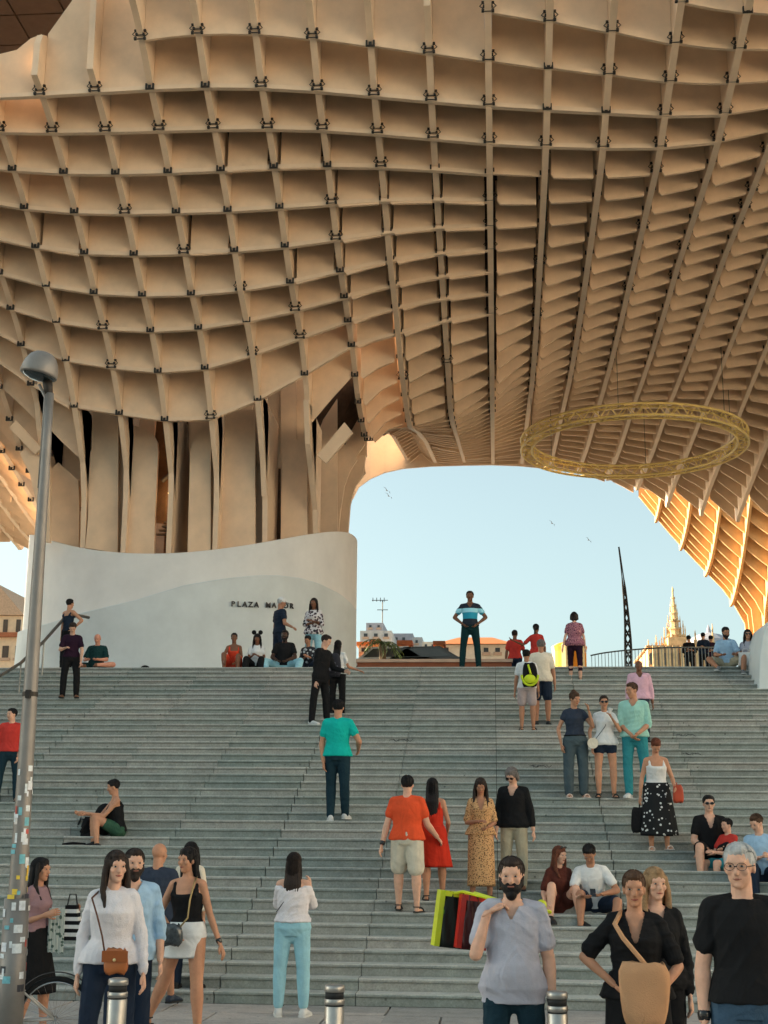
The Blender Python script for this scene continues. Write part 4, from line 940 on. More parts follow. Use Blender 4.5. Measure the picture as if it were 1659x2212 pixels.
        t0 = w+d*.016*h+side*.014*h; td = (d*.75+side*.6+nrm*.25).normalized(); hb.tube([t0, t0+td*.026*h, t0+(td+d*.4).normalized()*.046*h], [.0075*h, .0064*h, .0045*h], 6)
    WORK.append((bo, vox*.8, 0, (hb.v, hb.f)))
    # clothes
    def part(nm, mb, m, v=vox, fold=.004):
        o = mb.build(nm, m, root); WORK.append((o, v, fold, None)); return o
    if bot:
        bm_, kind, ln = bot[:3]; inf = bot[3] if len(bot) > 3 else .012
        mb = MB()
        if kind in ('trousers', 'shorts'):
            tor(mb, -.17, .17, inf*.6); limb(mb, P-As*.03*h-SP*.02*h, P+As*.03*h-SP*.02*h, .056*h, .056*h); limb(mb, P-As*.02*h-SP*.05*h, P+As*.02*h-SP*.05*h, .048*h, .048*h)
            for s in (0, 1):
                if kind == 'shorts':
                    e = hips[s]+(knees[s]-hips[s])*ln; limb(mb, hips[s], e, .053*h*lg+inf*.8, .040*h*lg+inf*1.2)
                else:
                    limb(mb, hips[s], knees[s], .052*h*lg+inf*.8, .034*h*lg+inf); e = knees[s]+(ank[s]-knees[s])*ln; limb(mb, knees[s], e, .034*h*lg+inf, .026*h+inf*1.1, prof=[(0,1),(.3,1.08),(1,1)])
            part(kind, mb, bm_)
            if kind == 'trousers' and top and top[1] == 'tuck':
                mb = MB(); tor(mb, .125, .165, inf*1.2); part('belt', mb, cloth('black', (.012,.012,.013)), fold=0)
        elif kind == 'skirt':
            z0 = P+SP*SL*.22; fl = bot[4] if len(bot) > 4 else .35; Lh = ln*h; R = []; km = (knees[0]+knees[1])/2-P; km2 = (ank[0]+ank[1])/2-P
            for q in range(19):
                t = q/18; w = (np.interp(.22-.5*t if t < .5 else -.03, [a for a,_,_ in TB], [c for _,c,_ in TB])*h*g+inf) if t < .35 else None
                w0 = np.interp(max(-.14, .22-t*Lh/SL), [a for a,_,_ in TB], [c for _,c,_ in TB])*h*g+inf; w0 = max(w0, .100*h*g+inf) if t > .22 else w0
                dd = t*Lh; c = P+SP*SL*.22+V3((0,0,-dd)); below = max(0, dd-.07*h)
                sw = km*min(1, below/(.245*h)) if seat is None else km*0; sw = V3((sw.x, sw.y, 0))
                if dd > .31*h: m2 = V3((km2.x-km.x, km2.y-km.y, 0))*min(1, (dd-.31*h)/(.243*h)); sw = sw+m2
                R.append((c+sw, As*(w0+fl*below*.5), Fs*(w0*.74+fl*below*.42)))
            n = 48; vs = []
            for q, (c, a, f) in enumerate(R):
                for k in range(n):
                    th = 2*math.pi*k/n; rp_ = 1+fl*.22*(q/18)*math.sin(th*7+q*.06)+fl*.10*(q/18)*math.sin(th*13+1); vs.append(c+(a*math.cos(th)+f*math.sin(th))*rp_)
            fs = [(i*n+k, i*n+(k+1) % n, (i+1)*n+(k+1) % n, (i+1)*n+k) for i in range(18) for k in range(n)]+[tuple(range(n))[::-1]]
            inn = [v+(R[18][0]-v)*.12+V3((0,0,.05)) for v in vs[-n:]]; o_ = len(vs); vs += inn; fs += [(18*n+k, 18*n+(k+1) % n, o_+(k+1) % n, o_+k) for k in range(n)]+[tuple(range(o_, o_+n))]
            mb.add(vs, fs); mb.build(bot[5] if len(bot) > 5 else 'skirt', bm_, root, smooth=True)
    if top:
        tm, tk, sl = top[:3]; inf = .016; hem = -.06
        if len(top) > 3: hem = top[3]
        if len(top) > 4: inf = top[4]
        mb = MB()
        if tk == 'tank':
            tor(mb, hem, .70, inf*.7)
            for s in (-1, 1):
                q0 = P+SP*SL*.68+As*s*.062*h+Fs*.060*h; q1 = P+SP*SL*.945+As*s*.060*h; q2 = P+SP*SL*.70+As*s*.062*h-Fs*.05*h
                limb(mb, q0, q1, .014*h, .011*h); limb(mb, q1, q2, .011*h, .014*h)
        elif tk == 'off':
            tor(mb, hem, .80, inf)
            for s in (0, 1): limb(mb, sh[s]-SP*.03*h, sh[s]+arms[2*s]*UA*sl, .036*h, am+inf*.9)
            limb(mb, sh[0]-SP*.025*h, sh[1]-SP*.025*h, .036*h, .036*h, sq=(SP, .8))
        else:
            tor(mb, hem if tk != 'tuck' else .13, .965 if tk != 'v' else .93, inf, fl=.07 if tk != 'tuck' else 0)
            for s in (0, 1):
                limb(mb, nb-SP*.022*h+As*(s*2-1)*.018*h-Fs*.006*h, sh[s], .028*h+inf*.4, am*1.12+inf*.5)
                if sl <= 1: limb(mb, sh[s], sh[s]+arms[2*s]*UA*sl, am*1.1+inf*.5, am+inf*.95)
                else:
                    limb(mb, sh[s], elb[s], am*1.1+inf*.5, am*.82+inf*.7); limb(mb, elb[s], elb[s]+arms[2*s+1]*FA*(sl-1), am*.82+inf*.7, am*.6+inf*.7)
        o_ = part({'tank': 'tank_top', 'off': 'blouse'}.get(tk, 'shirt') if not (len(top) > 5) else top[5], mb, tm, fold=.011 if vox < .0115 else .007)
        if tk in ('v', 'collar') and (math.cos(hr) > 0): o_['cut'] = 1; CUT[o_.name] = (nb.copy(), As.copy(), Fs.copy(), SP.copy(), (top[6] if len(top) > 6 else .045)*h, .030*h)
        if tk == 'collar':
            mb = MB(); 
            for s in (-1, 1): mb.prism([nb+As*s*.030*h+Fs*.018*h, nb+As*s*.042*h+Fs*.03*h-SP*.03*h, nb+As*s*.012*h+Fs*.046*h-SP*.042*h, nb+As*s*.006*h+Fs*.036*h-SP*.012*h], Fs*.006)
            mb.tube([nb+As*.034*h*math.cos(a)-Fs*.030*h*math.sin(a)+SP*.004*h for a in [math.pi*q/8 for q in range(9)]], .010*h, 6); mb.build('collar', tm, root, smooth=False)
    # shoes
    if shoes != 'none':
        cm = {'black': (.015,.015,.016,1), 'white': (.62,.62,.60,1), 'brown': hexc(110,72,48), 'sandal': (.02,.02,.02,1), 'flat': hexc(210,190,180), 'bare': hexc(120,60,50), 'grey': hexc(120,120,122), 'red': hexc(180,70,60), 'navy': hexc(40,50,64)}[shoes]
        for s in (0, 1):
            fd = fdir[s]; a0 = ank[s]; sd = V3((0,0,1)).cross(fd).normalized(); z = V3((0,0,1)); mb = MB(); zf = a0.z-FT
            def Q(t, w, hh, zz): c = V3((a0.x, a0.y, zf+zz))+fd*t*h; return (c, sd*w*h, z*hh*h)
            if not bare:
                loft(mb, [Q(-.038,.012,.010,.022*h), Q(-.034,.021,.022,.024*h), Q(0,.024,.027,.027*h), Q(.04,.026,.022,.022*h), Q(.08,.028,.015,.015*h), Q(.105,.023,.012,.012*h), Q(.115,.010,.007,.009*h)], 12)
                limb(mb, (a0.x, a0.y, zf+.03*h), (a0.x, a0.y, zf+.046*h), .024*h, .023*h); o = mb.build('shoe', mat('shoe_'+shoes, cm, .5), root, smooth=True)
                so = MB(); oc = [(-.039,.016),(-.03,.024),(.03,.026),(.08,.030),(.11,.022),(.118,.008)]
                pl_ = [V3((a0.x,a0.y,zf))+fd*t*h+sd*w*h for t, w in oc]+[V3((a0.x,a0.y,zf))+fd*t*h-sd*w*h for t, w in oc[::-1]]; so.prism(pl_, (0,0,.011*h)); so.build('sole', mat('sole_'+('white' if shoes in ('white','grey') else 'dark'), (.6,.6,.58) if shoes in ('white','grey') else (.02,.02,.02), .7), o)
            else:
                oc = [(-.032,.018),(0,.022),(.06,.026),(.11,.024),(.122,.010)]
                pl_ = [V3((a0.x,a0.y,zf+.001))+fd*t*h+sd*w*h for t, w in oc]+[V3((a0.x,a0.y,zf+.001))+fd*t*h-sd*w*h for t, w in oc[::-1]]; mb.prism(pl_, (0,0,.008*h))
                mb.tube([V3((a0.x,a0.y,zf))+fd*.07*h+sd*.026*h*math.cos(a)+z*(.008+.026*math.sin(a))*h for a in [math.pi*q/6 for q in range(7)]], .006*h, 5)
                if shoes != 'flat': mb.tube([V3((a0.x,a0.y,zf+.04*h))+(fd*math.cos(a)+sd*math.sin(a))*.025*h for a in [2*math.pi*q/10 for q in range(11)]], .004*h, 5)
                mb.build('sandal', mat('shoe_'+shoes, cm, .6), root, smooth=False)
    # hair
    hs, hc = hair; HM = hairm(hc) if hs != 'bald' else None
    if hs != 'bald':
        mb = MB(); big = 1.0 if hs in ('short',) else 1.06
        ell(mb, Cc+hu*.0205*h-hf*.0105*h, (ha*.0475*h*fx*big, hf*.0545*h*big, hu*.0515*h*big), 20, 12)
        ell(mb, Cc+hu*.048*h+hf*.006*h, (ha*.034*h, hf*.042*h, hu*.022*h), 16, 8)
        if hs in ('long', 'longback', 'wavy'):
            Lh = {'long': .15, 'longback': .20, 'wavy': .18}[hs]*h
            b0 = Cc-hf*.030*h; bd = nb-SP*.02*h-(hf0*.052*h)
            loft(mb, [(b0+hu*.03*h, ha*.044*h, hf*.030*h), (b0-hu*.01*h, ha*.052*h, hf*.034*h), (b0-hu*.05*h-hf0*.004*h, ha*.052*h, hf0*.030*h), (bd+V3((0,0,-.02*h)), ha*.056*h, hf0*.024*h), (bd+V3((0,0,-Lh*.55)), ha*.050*h, hf0*.020*h), (bd+V3((0,0,-Lh*.9)), ha*.030*h, hf0*.012*h)], 16)
            if hs != 'longback':
                for s in (-1, 1):
                    p0 = Cc+ha*s*.042*h+hu*.03*h+hf*.004*h; p1 = Cc+ha*s*.051*h-hu*.03*h+hf*.006*h; p2 = nb+ha*s*.054*h+hf0*.016*h-V3((0,0,.015*h)); p3 = nb+ha*s*.052*h+hf0*.058*h-V3((0,0,.085*h))
                    limb(mb, p0, p1, .011*h, .013*h); limb(mb, p1, p2, .013*h, .015*h)
                    limb(mb, p2, p3, .015*h, .007*h)
        if hs == 'bob':
            loft(mb, [(Cc+hu*.03*h-hf*.02*h, ha*.046*h, hf*.040*h), (Cc-hu*.01*h-hf*.024*h, ha*.054*h, hf*.038*h), (Cc-hu*.045*h-hf*.026*h, ha*.050*h, hf*.032*h), (Cc-hu*.06*h-hf*.026*h, ha*.036*h, hf*.02*h)], 16)
            for s in (-1, 1): limb(mb, Cc+ha*s*.043*h+hu*.03*h-hf*.002*h, Cc+ha*s*.05*h-hu*.035*h, .015*h, .013*h)
        if hs == 'pony': limb(mb, Cc-hf*.055*h+hu*.02*h, Cc-hf*.085*h-hu*.09*h, .018*h, .010*h)
        if hs == 'bun': ell(mb, Cc-hf*.03*h+hu*.068*h, (ha*.024*h, hf*.024*h, hu*.022*h))
        st = MB(); rs_ = random.Random(int(h*1000)+int(base.x*50)); nst = 150 if vox < .0115 else 46
        longh = hs in ('long', 'longback', 'wavy'); Lq = {'long': .22, 'longback': .27, 'wavy': .25}.get(hs, 0)*h; wv = .006*h if hs == 'wavy' else .002*h
        for _ in range(nst):
            an = rs_.uniform(-2.5, 2.5); side = math.sin(an); bk = math.cos(an); e0 = rs_.uniform(.15, 1.0)
            def sp(phi): return Cc+hu*.0205*h-hf*.0105*h+ha*(side*math.cos(phi)*.0485*h*fx*big)-hf*(bk*math.cos(phi)*.0555*h*big)+hu*(math.sin(phi)*.0525*h)
            pts = [sp(p_) for p_ in (1.35, 1.0*e0+.25, .55*e0, .1, -.25)] if longh or hs in ('bob',) else [sp(p_) for p_ in np.linspace(rs_.uniform(.5,1.4), rs_.uniform(-.35,.3) if bk > -.2 else .45, 4)]
            if bk < -.25: pts = [p_ for p_ in pts if (p_-Cc).dot(hu) > .032*h]
            if len(pts) < 2: continue
            if longh and bk > -.1:
                e = pts[-1]; out = nb-hf0*.05*h*max(.2, bk)+ha*side*.055*h; nn = 5
                for q in range(1, nn+1):
                    t = q/nn; tgt = out+V3((0,0,-Lq*.62*t+.02*h)); pp = e*(1-t)+tgt*t if t < .5 else tgt
                    pts.append(pp+V3((rs_.uniform(-1,1)*wv+math.sin(q*2+an)*wv, rs_.uniform(-1,1)*wv, 0))-hf0*.004*h)
            st.tube(pts, [.0028*h]*(len(pts)-1)+[.0008*h], 3)
        o_ = part('hair', mb, HM, v=vox*.75, fold=.003); WORK[-1] = (o_, vox*.75, .003, (st.v, st.f))
    # face
    if math.cos(lk) > -.25:
        em = mat('eye_dark', (.02,.014,.010), .2, spec=.6); ew = mat('eye_white', (.36,.33,.30), .35)
        for s in (-1, 1):
            c0 = Cc+ha*s*.0175*h+hf*.0452*h+hu*.004*h
            if 'shades' not in extras:
                mb = MB(); ell(mb, c0, (ha*.0068*h, hf*.0038*h, hu*.0034*h), 10, 6); e_ = mb.build('eye', ew, root, smooth=True)
                mb = MB(); ell(mb, c0+hf*.0022*h, (ha*.0040*h, hf*.0028*h, hu*.0036*h), 8, 6); mb.build('iris', em, e_, smooth=True)
            mb = MB(); limb(mb, c0+hu*.0105*h-ha*s*.008*h+hf*.0012*h, c0+hu*.0115*h+ha*s*.010*h-hf*.004*h, .0016*h, .0010*h, 6); mb.build('eyebrow', hairm('dark' if hc in ('blonde','grey') or hs == 'bald' else hc), root)
        mb = MB(); c0 = Cc-hu*.0335*h+hf*.0452*h; limb(mb, c0-ha*.0115*h-hf*.004*h, c0+ha*.0115*h-hf*.004*h, .0022*h, .0022*h, 8); ell(mb, c0-hu*.001*h, (ha*.0095*h, hf*.0028*h, hu*.0034*h), 10, 6); mb.build('mouth', mat('lips_'+sx, hexc(150,78,68) if sx == 'f' else hexc(140,90,76), .5), root, smooth=True)
        if 'shades' in extras or 'glasses' in extras:
            dk = 'shades' in extras; mb = MB()
            for s in (-1, 1):
                c0 = Cc+ha*s*.0185*h+hf*.0545*h+hu*.003*h
                if dk: ell(mb, c0, (ha*.0155*h, hf*.003*h, hu*.0115*h), 12, 6)
                else: mb.tube([c0+ha*.015*h*math.cos(a)+hu*.011*h*math.sin(a) for a in [2*math.pi*q/14 for q in range(15)]], .0009*h, 5, cap=False)
                mb.tube([c0+ha*s*.0145*h, Cc+ha*s*.046*h+hf*.0*h+hu*.004*h], .0014*h, 5)
            mb.tube([Cc-ha*.005*h+hf*.056*h+hu*.004*h, Cc+ha*.005*h+hf*.056*h+hu*.004*h], .0016*h, 5); mb.build('sunglasses' if dk else 'glasses', mat('black_plastic', (.01,.01,.011), .2, spec=.6), root)
    if beard:
        mb = MB(); ell(mb, Cc-hu*.036*h+hf*.012*h, (ha*.0385*h*fx, hf*.0365*h, hu*.034*h), 16, 10); ell(mb, Cc-hu*.062*h+hf*.026*h, (ha*.022*h, hf*.022*h, hu*.024*h), 12, 8)
        limb(mb, Cc-hu*.024*h-ha*.014*h+hf*.044*h, Cc-hu*.024*h+ha*.014*h+hf*.044*h, .0045*h, .0045*h, 8)
        for s in (-1,1): limb(mb, Cc+ha*s*.040*h-hf*.002*h+hu*.0*h, Cc+ha*s*.034*h-hu*.03*h+hf*.01*h, .008*h, .012*h)
        part('beard', mb, hairm(beard), v=vox*.7, fold=.002)
        mb = MB(); limb(mb, Cc-hu*.0325*h-ha*.010*h+hf*.0485*h, Cc-hu*.0325*h+ha*.010*h+hf*.0485*h, .003*h, .003*h, 8); mb.build('lower_lip', mat('lips_'+sx, hexc(150,78,68) if sx == 'f' else hexc(140,90,76), .5), root)
    if 'cap' in extras or 'whitecap' in extras:
        mb = MB(); ell(mb, Cc+hu*.034*h-hf*.006*h, (ha*.051*h, hf*.060*h, hu*.045*h), 16, 8); loft(mb, [(Cc+hu*.026*h+hf*.03*h, ha*.042*h, hu*.006*h), (Cc+hu*.022*h+hf*.085*h, ha*.036*h, hu*.004*h), (Cc+hu*.02*h+hf*.1*h, ha*.02*h, hu*.003*h)], 12)
        mb.build('cap', cloth('white', (.7,.7,.69)) if 'whitecap' in extras else cloth('cap_dark', (.03,.03,.035)), root, smooth=True)
    if 'ears' in extras:
        mb = MB(); 
        for s in (-1, 1): ell(mb, Cc+hu*.088*h+ha*s*.045*h, (ha*.032*h, hf*.008*h, hu*.032*h), 14, 8)
        mb.tube([Cc+ha*.052*h*math.cos(a)+hu*(.012+.056*math.sin(a))*h for a in [math.pi*q/10 for q in range(11)]], .004*h, 6); mb.build('headband', cloth('black', (.012,.012,.013)), root, smooth=True)
    if 'shadeshead' in extras:
        mb = MB()
        for s in (-1, 1): ell(mb, Cc+hu*.062*h+hf*.034*h+ha*s*.018*h, (ha*.016*h, hf*.006*h, hu*.010*h), 12, 6)
        mb.tube([Cc+hu*.062*h+hf*.038*h-ha*.036*h, Cc+hu*.062*h+hf*.038*h+ha*.036*h], .002*h, 5); mb.build('sunglasses', mat('black_plastic', (.01,.01,.011), .2, spec=.6), root)
    for s in (0, 1):
        if ('watchL', 'watchR')[s] in extras:
            d = arms[1+2*s]; mb = MB(); limb(mb, wri[s]-d*.018*h, wri[s]-d*.008*h, am*.62+.003, am*.6+.003, 12); mb.build('wristwatch', mat('black_plastic', (.01,.01,.011), .2, spec=.6), root, smooth=True)
    return dict(root=root, base=base, P=base+P, SP=SP, F=Fs, A=As, sh=[base+v for v in sh], wri=[base+v for v in wri], nb=base+nb, C=base+Cc, h=h, SL=SL, kn=[base+v for v in knees], elb=[base+v for v in elb])
def finish_people():
    for o, vx, fold, ex in WORK:
        md = o.modifiers.new('r', 'REMESH'); md.mode = 'VOXEL'; md.voxel_size = vx; md.use_smooth_shade = True
        md = o.modifiers.new('s', 'SMOOTH'); md.factor = .5; md.iterations = 4 if o.name.startswith('body') else 3
    dg = bpy.context.evaluated_depsgraph_get(); dg.update()
    rr = np.random.RandomState(3)
    for o, vx, fold, ex in WORK:
        ev = o.evaluated_get(dg); me = bpy.data.meshes.new_from_object(ev, depsgraph=dg); o.modifiers.clear(); old = o.data; nv = len(me.vertices)
        co = np.empty(nv*3, np.float32); me.vertices.foreach_get('co', co); co = co.reshape(-1, 3)
        if fold and nv:
            no = np.empty(nv*3, np.float32); me.vertex_normals.foreach_get('vector', no); no = no.reshape(-1, 3); d = np.zeros(nv)
            if o.name.startswith('hair'):
                an = np.arctan2(co[:,0]-co[:,0].mean(), co[:,1]-co[:,1].mean()); d = fold*.5*(np.sin(an*19+co[:,2]*20)+.6*np.sin(an*31+2-co[:,2]*35))
            else:
                for _ in range(4):
                    k = rr.uniform(-1, 1, 3)*[26, 26, 46]; w = np.sin(co@k+rr.uniform(0, 6)); m_ = .5+.5*np.sin(co@(rr.uniform(-1, 1, 3)*9)+rr.uniform(0, 6)); d += fold*.5*m_*(1-1.5*np.abs(w)**.8)
            d = np.maximum(d, -.0015); co = co+no*d[:, None]; me.vertices.foreach_set('co', co.astype(np.float32).ravel())
        if o.name in CUT:
            n0, a_, f_, u_, dp, w_ = CUT[o.name]; bm = bmesh.new(); bm.from_mesh(me); kill = []
            for v in bm.verts:
                q = v.co-n0; x = abs(q.dot(a_)); z = q.dot(u_)
                if q.dot(f_) > .0 and x < w_*1.2 and z > -dp-.02+x*(dp+.02)/w_*.9: kill.append(v)
            bmesh.ops.delete(bm, geom=kill, context='VERTS')
            for _ in range(6): bmesh.ops.smooth_vert(bm, verts=[v for v in bm.verts if v.is_boundary], factor=.5, use_axis_x=True, use_axis_y=True, use_axis_z=True)
            bm.to_mesh(me); bm.free(); del o['cut']
        if ex:
            fv, ff = ex; b2 = MB(); b2.v = [tuple(v) for v in co]; nf = [tuple(p.vertices) for p in me.polygons] if False else None
            bm = bmesh.new(); bm.from_mesh(me); vv = [bm.verts.new(v) for v in fv]
            for f in ff:
                try: bm.faces.new([vv[i] for i in f]).smooth = True
                except ValueError: pass
            bm.to_mesh(me); bm.free()
        me.name = old.name; o.data = me; bpy.data.meshes.remove(old)
        if not me.materials: pass
def SF(px, yh, yf, hmin=1.2):          # someone standing on the steps: feet and crown as the photograph shows them
    b = on_stair(px, yf); h = (on_y(px, yh, b.y).z-b.z)/.99; return b, h
def PF(px, yh, h):                      # someone on the plaza level
    p = on_z(px, yh, PLZ+h*.99); p.y = max(p.y, Y0+NST*TRD+.15); q = on_y(px, yh, p.y); return V3((q.x, p.y, PLZ)), h
def GF(px, yh, v):                      # someone on the pavement
    q = on_y(px, yh, v); return V3((q.x, v, 0)), q.z/.99
def SS(px, ys):                         # a seat on a step
    b = on_stair(px, ys); b.y += .12; return b
cc = lambda r, g, b: hexc(r, g, b)
K = dict(
 black=cloth('black', (.012,.012,.013)), white=cloth('white', (.7,.7,.69)), navy=cloth('navy', cc(34,44,60)), denim=cloth('denim', cc(62,84,104), .5), ddenim=cloth('dark_denim', cc(30,52,62), .4),
 ldenim=cloth('pale_denim', cc(150,196,208), .5), teal=cloth('teal', cc(20,176,164)), mint=cloth('mint', cc(156,204,190)), turq=cloth('turquoise_denim', cc(52,132,140), .4), pink=cloth('pink', cc(214,170,186)),
 red=cloth('red', cc(196,52,34)), coral=cloth('coral', cc(208,72,48)), orange=cloth('orange', cc(222,84,48)), redshirt=cloth('scarlet', cc(196,62,54)), grey=cloth('grey', cc(176,174,184)), beige=cloth('beige', cc(206,196,176)),
 khaki=cloth('khaki', cc(168,160,138)), plum=cloth('plum', cc(44,26,42)), green=cloth('bottle_green', cc(26,56,56)), slate=cloth('slate', cc(52,60,74)), gslate=cloth('grey_slate', cc(72,86,92)), cream=cloth('cream', cc(222,210,190)),
 sweater=cloth('pale_knit', cc(220,214,216), .5), lblue=cloth('light_blue', cc(158,188,212)), lilac=cloth('dusty_pink', cc(150,120,124)), greypink=cloth('greyish_pink', cc(170,154,152)), brownc=cloth('rust_brown', cc(84,44,36)), tealsh=cloth('teal_shorts', cc(44,80,84)), dgreen=cloth('dark_teal', cc(18,48,50)))
leo = pattern('leopard_print', cc(206,160,112), [(.03,.018,.012,1), cc(150,100,62)], 42, .30); dots = pattern('polka_print', (.014,.015,.016,1), [(.62,.62,.6,1)], 17, .27)
floral = pattern('floral_print', cc(206,200,200), [(.03,.03,.035,1), cc(90,70,80)], 12, .38); pfl = pattern('pink_floral', cc(150,96,110), [cc(70,40,56), cc(196,140,140)], 26, .34); bwp = pattern('black_white_print', (.03,.03,.035,1), [cc(190,190,190)], 13, .34)
polo = None
def stripe_mat(name, bands, axis_z0):
    m = bpy.data.materials.new(name); m.use_nodes = True; nt = m.node_tree; b = nt.nodes['Principled BSDF']; b.inputs['Roughness'].default_value = .85
    tc = N(nt, 'ShaderNodeTexCoord'); sp = N(nt, 'ShaderNodeSeparateXYZ'); nt.links.new(tc.outputs['Object'], sp.inputs[0])
    cr = N(nt, 'ShaderNodeValToRGB'); cr.color_ramp.interpolation = 'CONSTANT'; mr = N(nt, 'ShaderNodeMapRange'); mr.inputs[1].default_value = 0; mr.inputs[2].default_value = 2; nt.links.new(sp.outputs['Z'], mr.inputs[0]); nt.links.new(mr.outputs[0], cr.inputs[0])
    el = cr.color_ramp.elements
    for k, (z, c) in enumerate(bands):
        e = el[k] if k < 2 else el.new(z/2); e.position = z/2; e.color = c
    nt.links.new(cr.outputs[0], b.inputs['Base Color']); return m
CR = (D(-.25,-.15,-1), D(.85,-.45,.15), D(.25,-.15,-1), D(-.85,-.45,.25))           # arms crossed
HIPS = (D(-.62,.15,-.8), D(.62,-.35,-.55), D(.62,.15,-.8), D(-.62,-.35,-.55))
SITL = lambda sp=.12, up=.25: (D(-sp,-.93,up), D(-.03,-.25,-.97), D(sp,-.93,up), D(.03,-.25,-.97))
PH = (D(-.2,-.25,-1), D(.5,-.75,.2), D(.2,-.25,-1), D(-.5,-.75,.25))
# ------- stair head, left
b, h = SF(148,1345,1522); person('man in a dark purple shirt looking down near the top left of the steps', b, h, 15, sk='fair', legs=(D(-.12,0,-1),D(-.02,.02,-1),D(.14,0,-1),D(.02,.02,-1)), arms=(D(-.3,-.15,-1),D(.6,-.6,.05),D(.3,-.1,-1),D(.05,-.25,-1)), pitch=38, lean=(.02,-.10,1), top=(K['plum'],'tee',.65,.02), bot=(K['black'],'trousers',1,.016), shoes='brown', hair=('short','dark'))
b, h = PF(152,1282,1.66); person('slim person in a dark tank top, hand on hip, behind the rail at far left', b, h, 150, sx='m', g=.88, sk='tan', arms=(D(-.1,0,-1),D(.0,-.1,-1),D(.75,.0,-.66),D(-.7,-.1,-.7)), top=(K['navy'],'tank',0,.01), bot=(K['black'],'trousers',1), hair=('short','black'))
b = SS(202,1440); b.y += .1; person('balding man in a bottle green shirt sitting cross-legged at the stair head', b, 1.72, 0, sk='pink', g=1.12, belly=.03, seat=0, legs=(D(-.85,-.5,.12),D(.75,-.62,-.15),D(.85,-.5,.12),D(-.75,-.62,-.1)), arms=(D(-.3,-.3,-.9),D(.45,-.8,-.1),D(.3,-.3,-.9),D(-.45,-.8,-.1)), pitch=20, top=(K['green'],'tee',.75,.02), bot=(K['green'],'shorts',.5,.02), shoes='brown', hair=('bald','grey'))
b = SS(503,1443); person('woman in a coral sleeveless dress sitting hunched at the stair head', b, 1.66, 10, sx='f', sk='brown', seat=0, legs=(D(-.2,-.75,.55),D(.12,-.30,-.95),D(.15,-.8,.45),D(.05,-.35,-.92)), arms=(D(-.25,-.5,-.8),D(.2,-.75,-.5),D(.25,-.5,-.8),D(-.3,-.7,-.5)), lean=(0,-.15,1), top=(K['coral'],'tank',0,.0), bot=(K['coral'],'shorts',.75,.02), shoes='black', hair=('short','black'))
b = SS(552,1443); person('girl with long black hair and a round-eared headband sitting at the stair head', b, 1.62, 5, sx='f', sk='brown', seat=0, legs=SITL(.2,.3), arms=PH, pitch=15, top=(K['white'],'tee',.5,.0), bot=(K['black'],'trousers',1,.02), shoes='white', hair=('wavy','black'), extras=('ears',))
b, h = PF(606,1290,1.80); b1 = b.copy(); person('man in a navy shirt and white cap standing side-on by the podium wall', b, h, 130, sk='olive', arms=(D(-.1,.1,-1),D(.2,-.1,-.9),D(.15,-.35,-.9),D(.6,-.5,-.35)), look=110, pitch=15, top=(K['navy'],'tee',.55,-.05), bot=(K['navy'],'trousers',1), hair=('short','grey'), extras=('whitecap',))
b = SS(612,1443); person('bearded man in a black T-shirt and blue jeans sitting with knees apart', b, 1.78, 0, sk='dark', g=1.1, seat=0, legs=(D(-.72,-.68,.18),D(.30,-.45,-.85),D(.72,-.68,.18),D(-.20,-.45,-.87)), arms=(D(-.3,-.35,-.9),D(.5,-.75,-.35),D(.3,-.35,-.9),D(-.5,-.75,-.35)), top=(K['black'],'tee',.6,.0), bot=(K['ldenim'],'trousers',1,.014), hair=('short','black'), beard='black')
b = SS(660,1442); b.y += .25; person('person in a black and white print sitting behind the seated man', b, 1.62, -20, sx='f', sk='olive', seat=0, legs=(D(-.5,-.8,.3),D(.2,-.3,-.9),D(.4,-.8,.3),D(.1,-.4,-.9)), arms=PH, pitch=20, top=(bwp,'tee',1.6,.0), bot=(K['slate'],'trousers',1), hair=('short','black'))
b, h = PF(679,1291,1.74); person('dark-haired woman in a floral blouse and pale jeans with folded arms', b, h, -10, sx='f', sk='brown', g=1.05, arms=CR, top=(floral,'tee',1.3,-.12,), bot=(K['ldenim'],'trousers',1,.010), shoes='white', hair=('wavy','black'))
b, h = SF(690,1370,1568); person('tall man in a black suit stooping towards the woman with the dark rucksack', b, min(h,1.86), 60, sk='fair', legs=(D(-.16,-.02,-1),D(-.08,.05,-1),D(.12,.02,-1),D(.06,.06,-1)), lean=(.10,0,1), arms=(D(-.15,.05,-1),D(.0,-.1,-1),D(.4,-.2,-1),D(.6,-.3,-.2)), look=75, pitch=20, top=(K['black'],'tee',1.9,-.22,.022,'jacket'), bot=(K['black'],'trousers',1,.012), shoes='white', hair=('short','dark'))
b, h = SF(728,1382,1546); R1 = person('woman with long dark hair and a dark rucksack climbing beside the man in the suit', b, h, 165, sx='f', sk='olive', legs=(D(-.05,0,-1),D(0,.02,-1),D(.06,0,-1),D(0,.02,-1)), arms=(D(-.1,0,-1),D(-.1,-.1,-1),D(.35,.1,-.9),D(.8,.3,-.25)), top=(K['white'],'tee',.6,.0), bot=(K['black'],'trousers',1,.016), hair=('longback','black'))
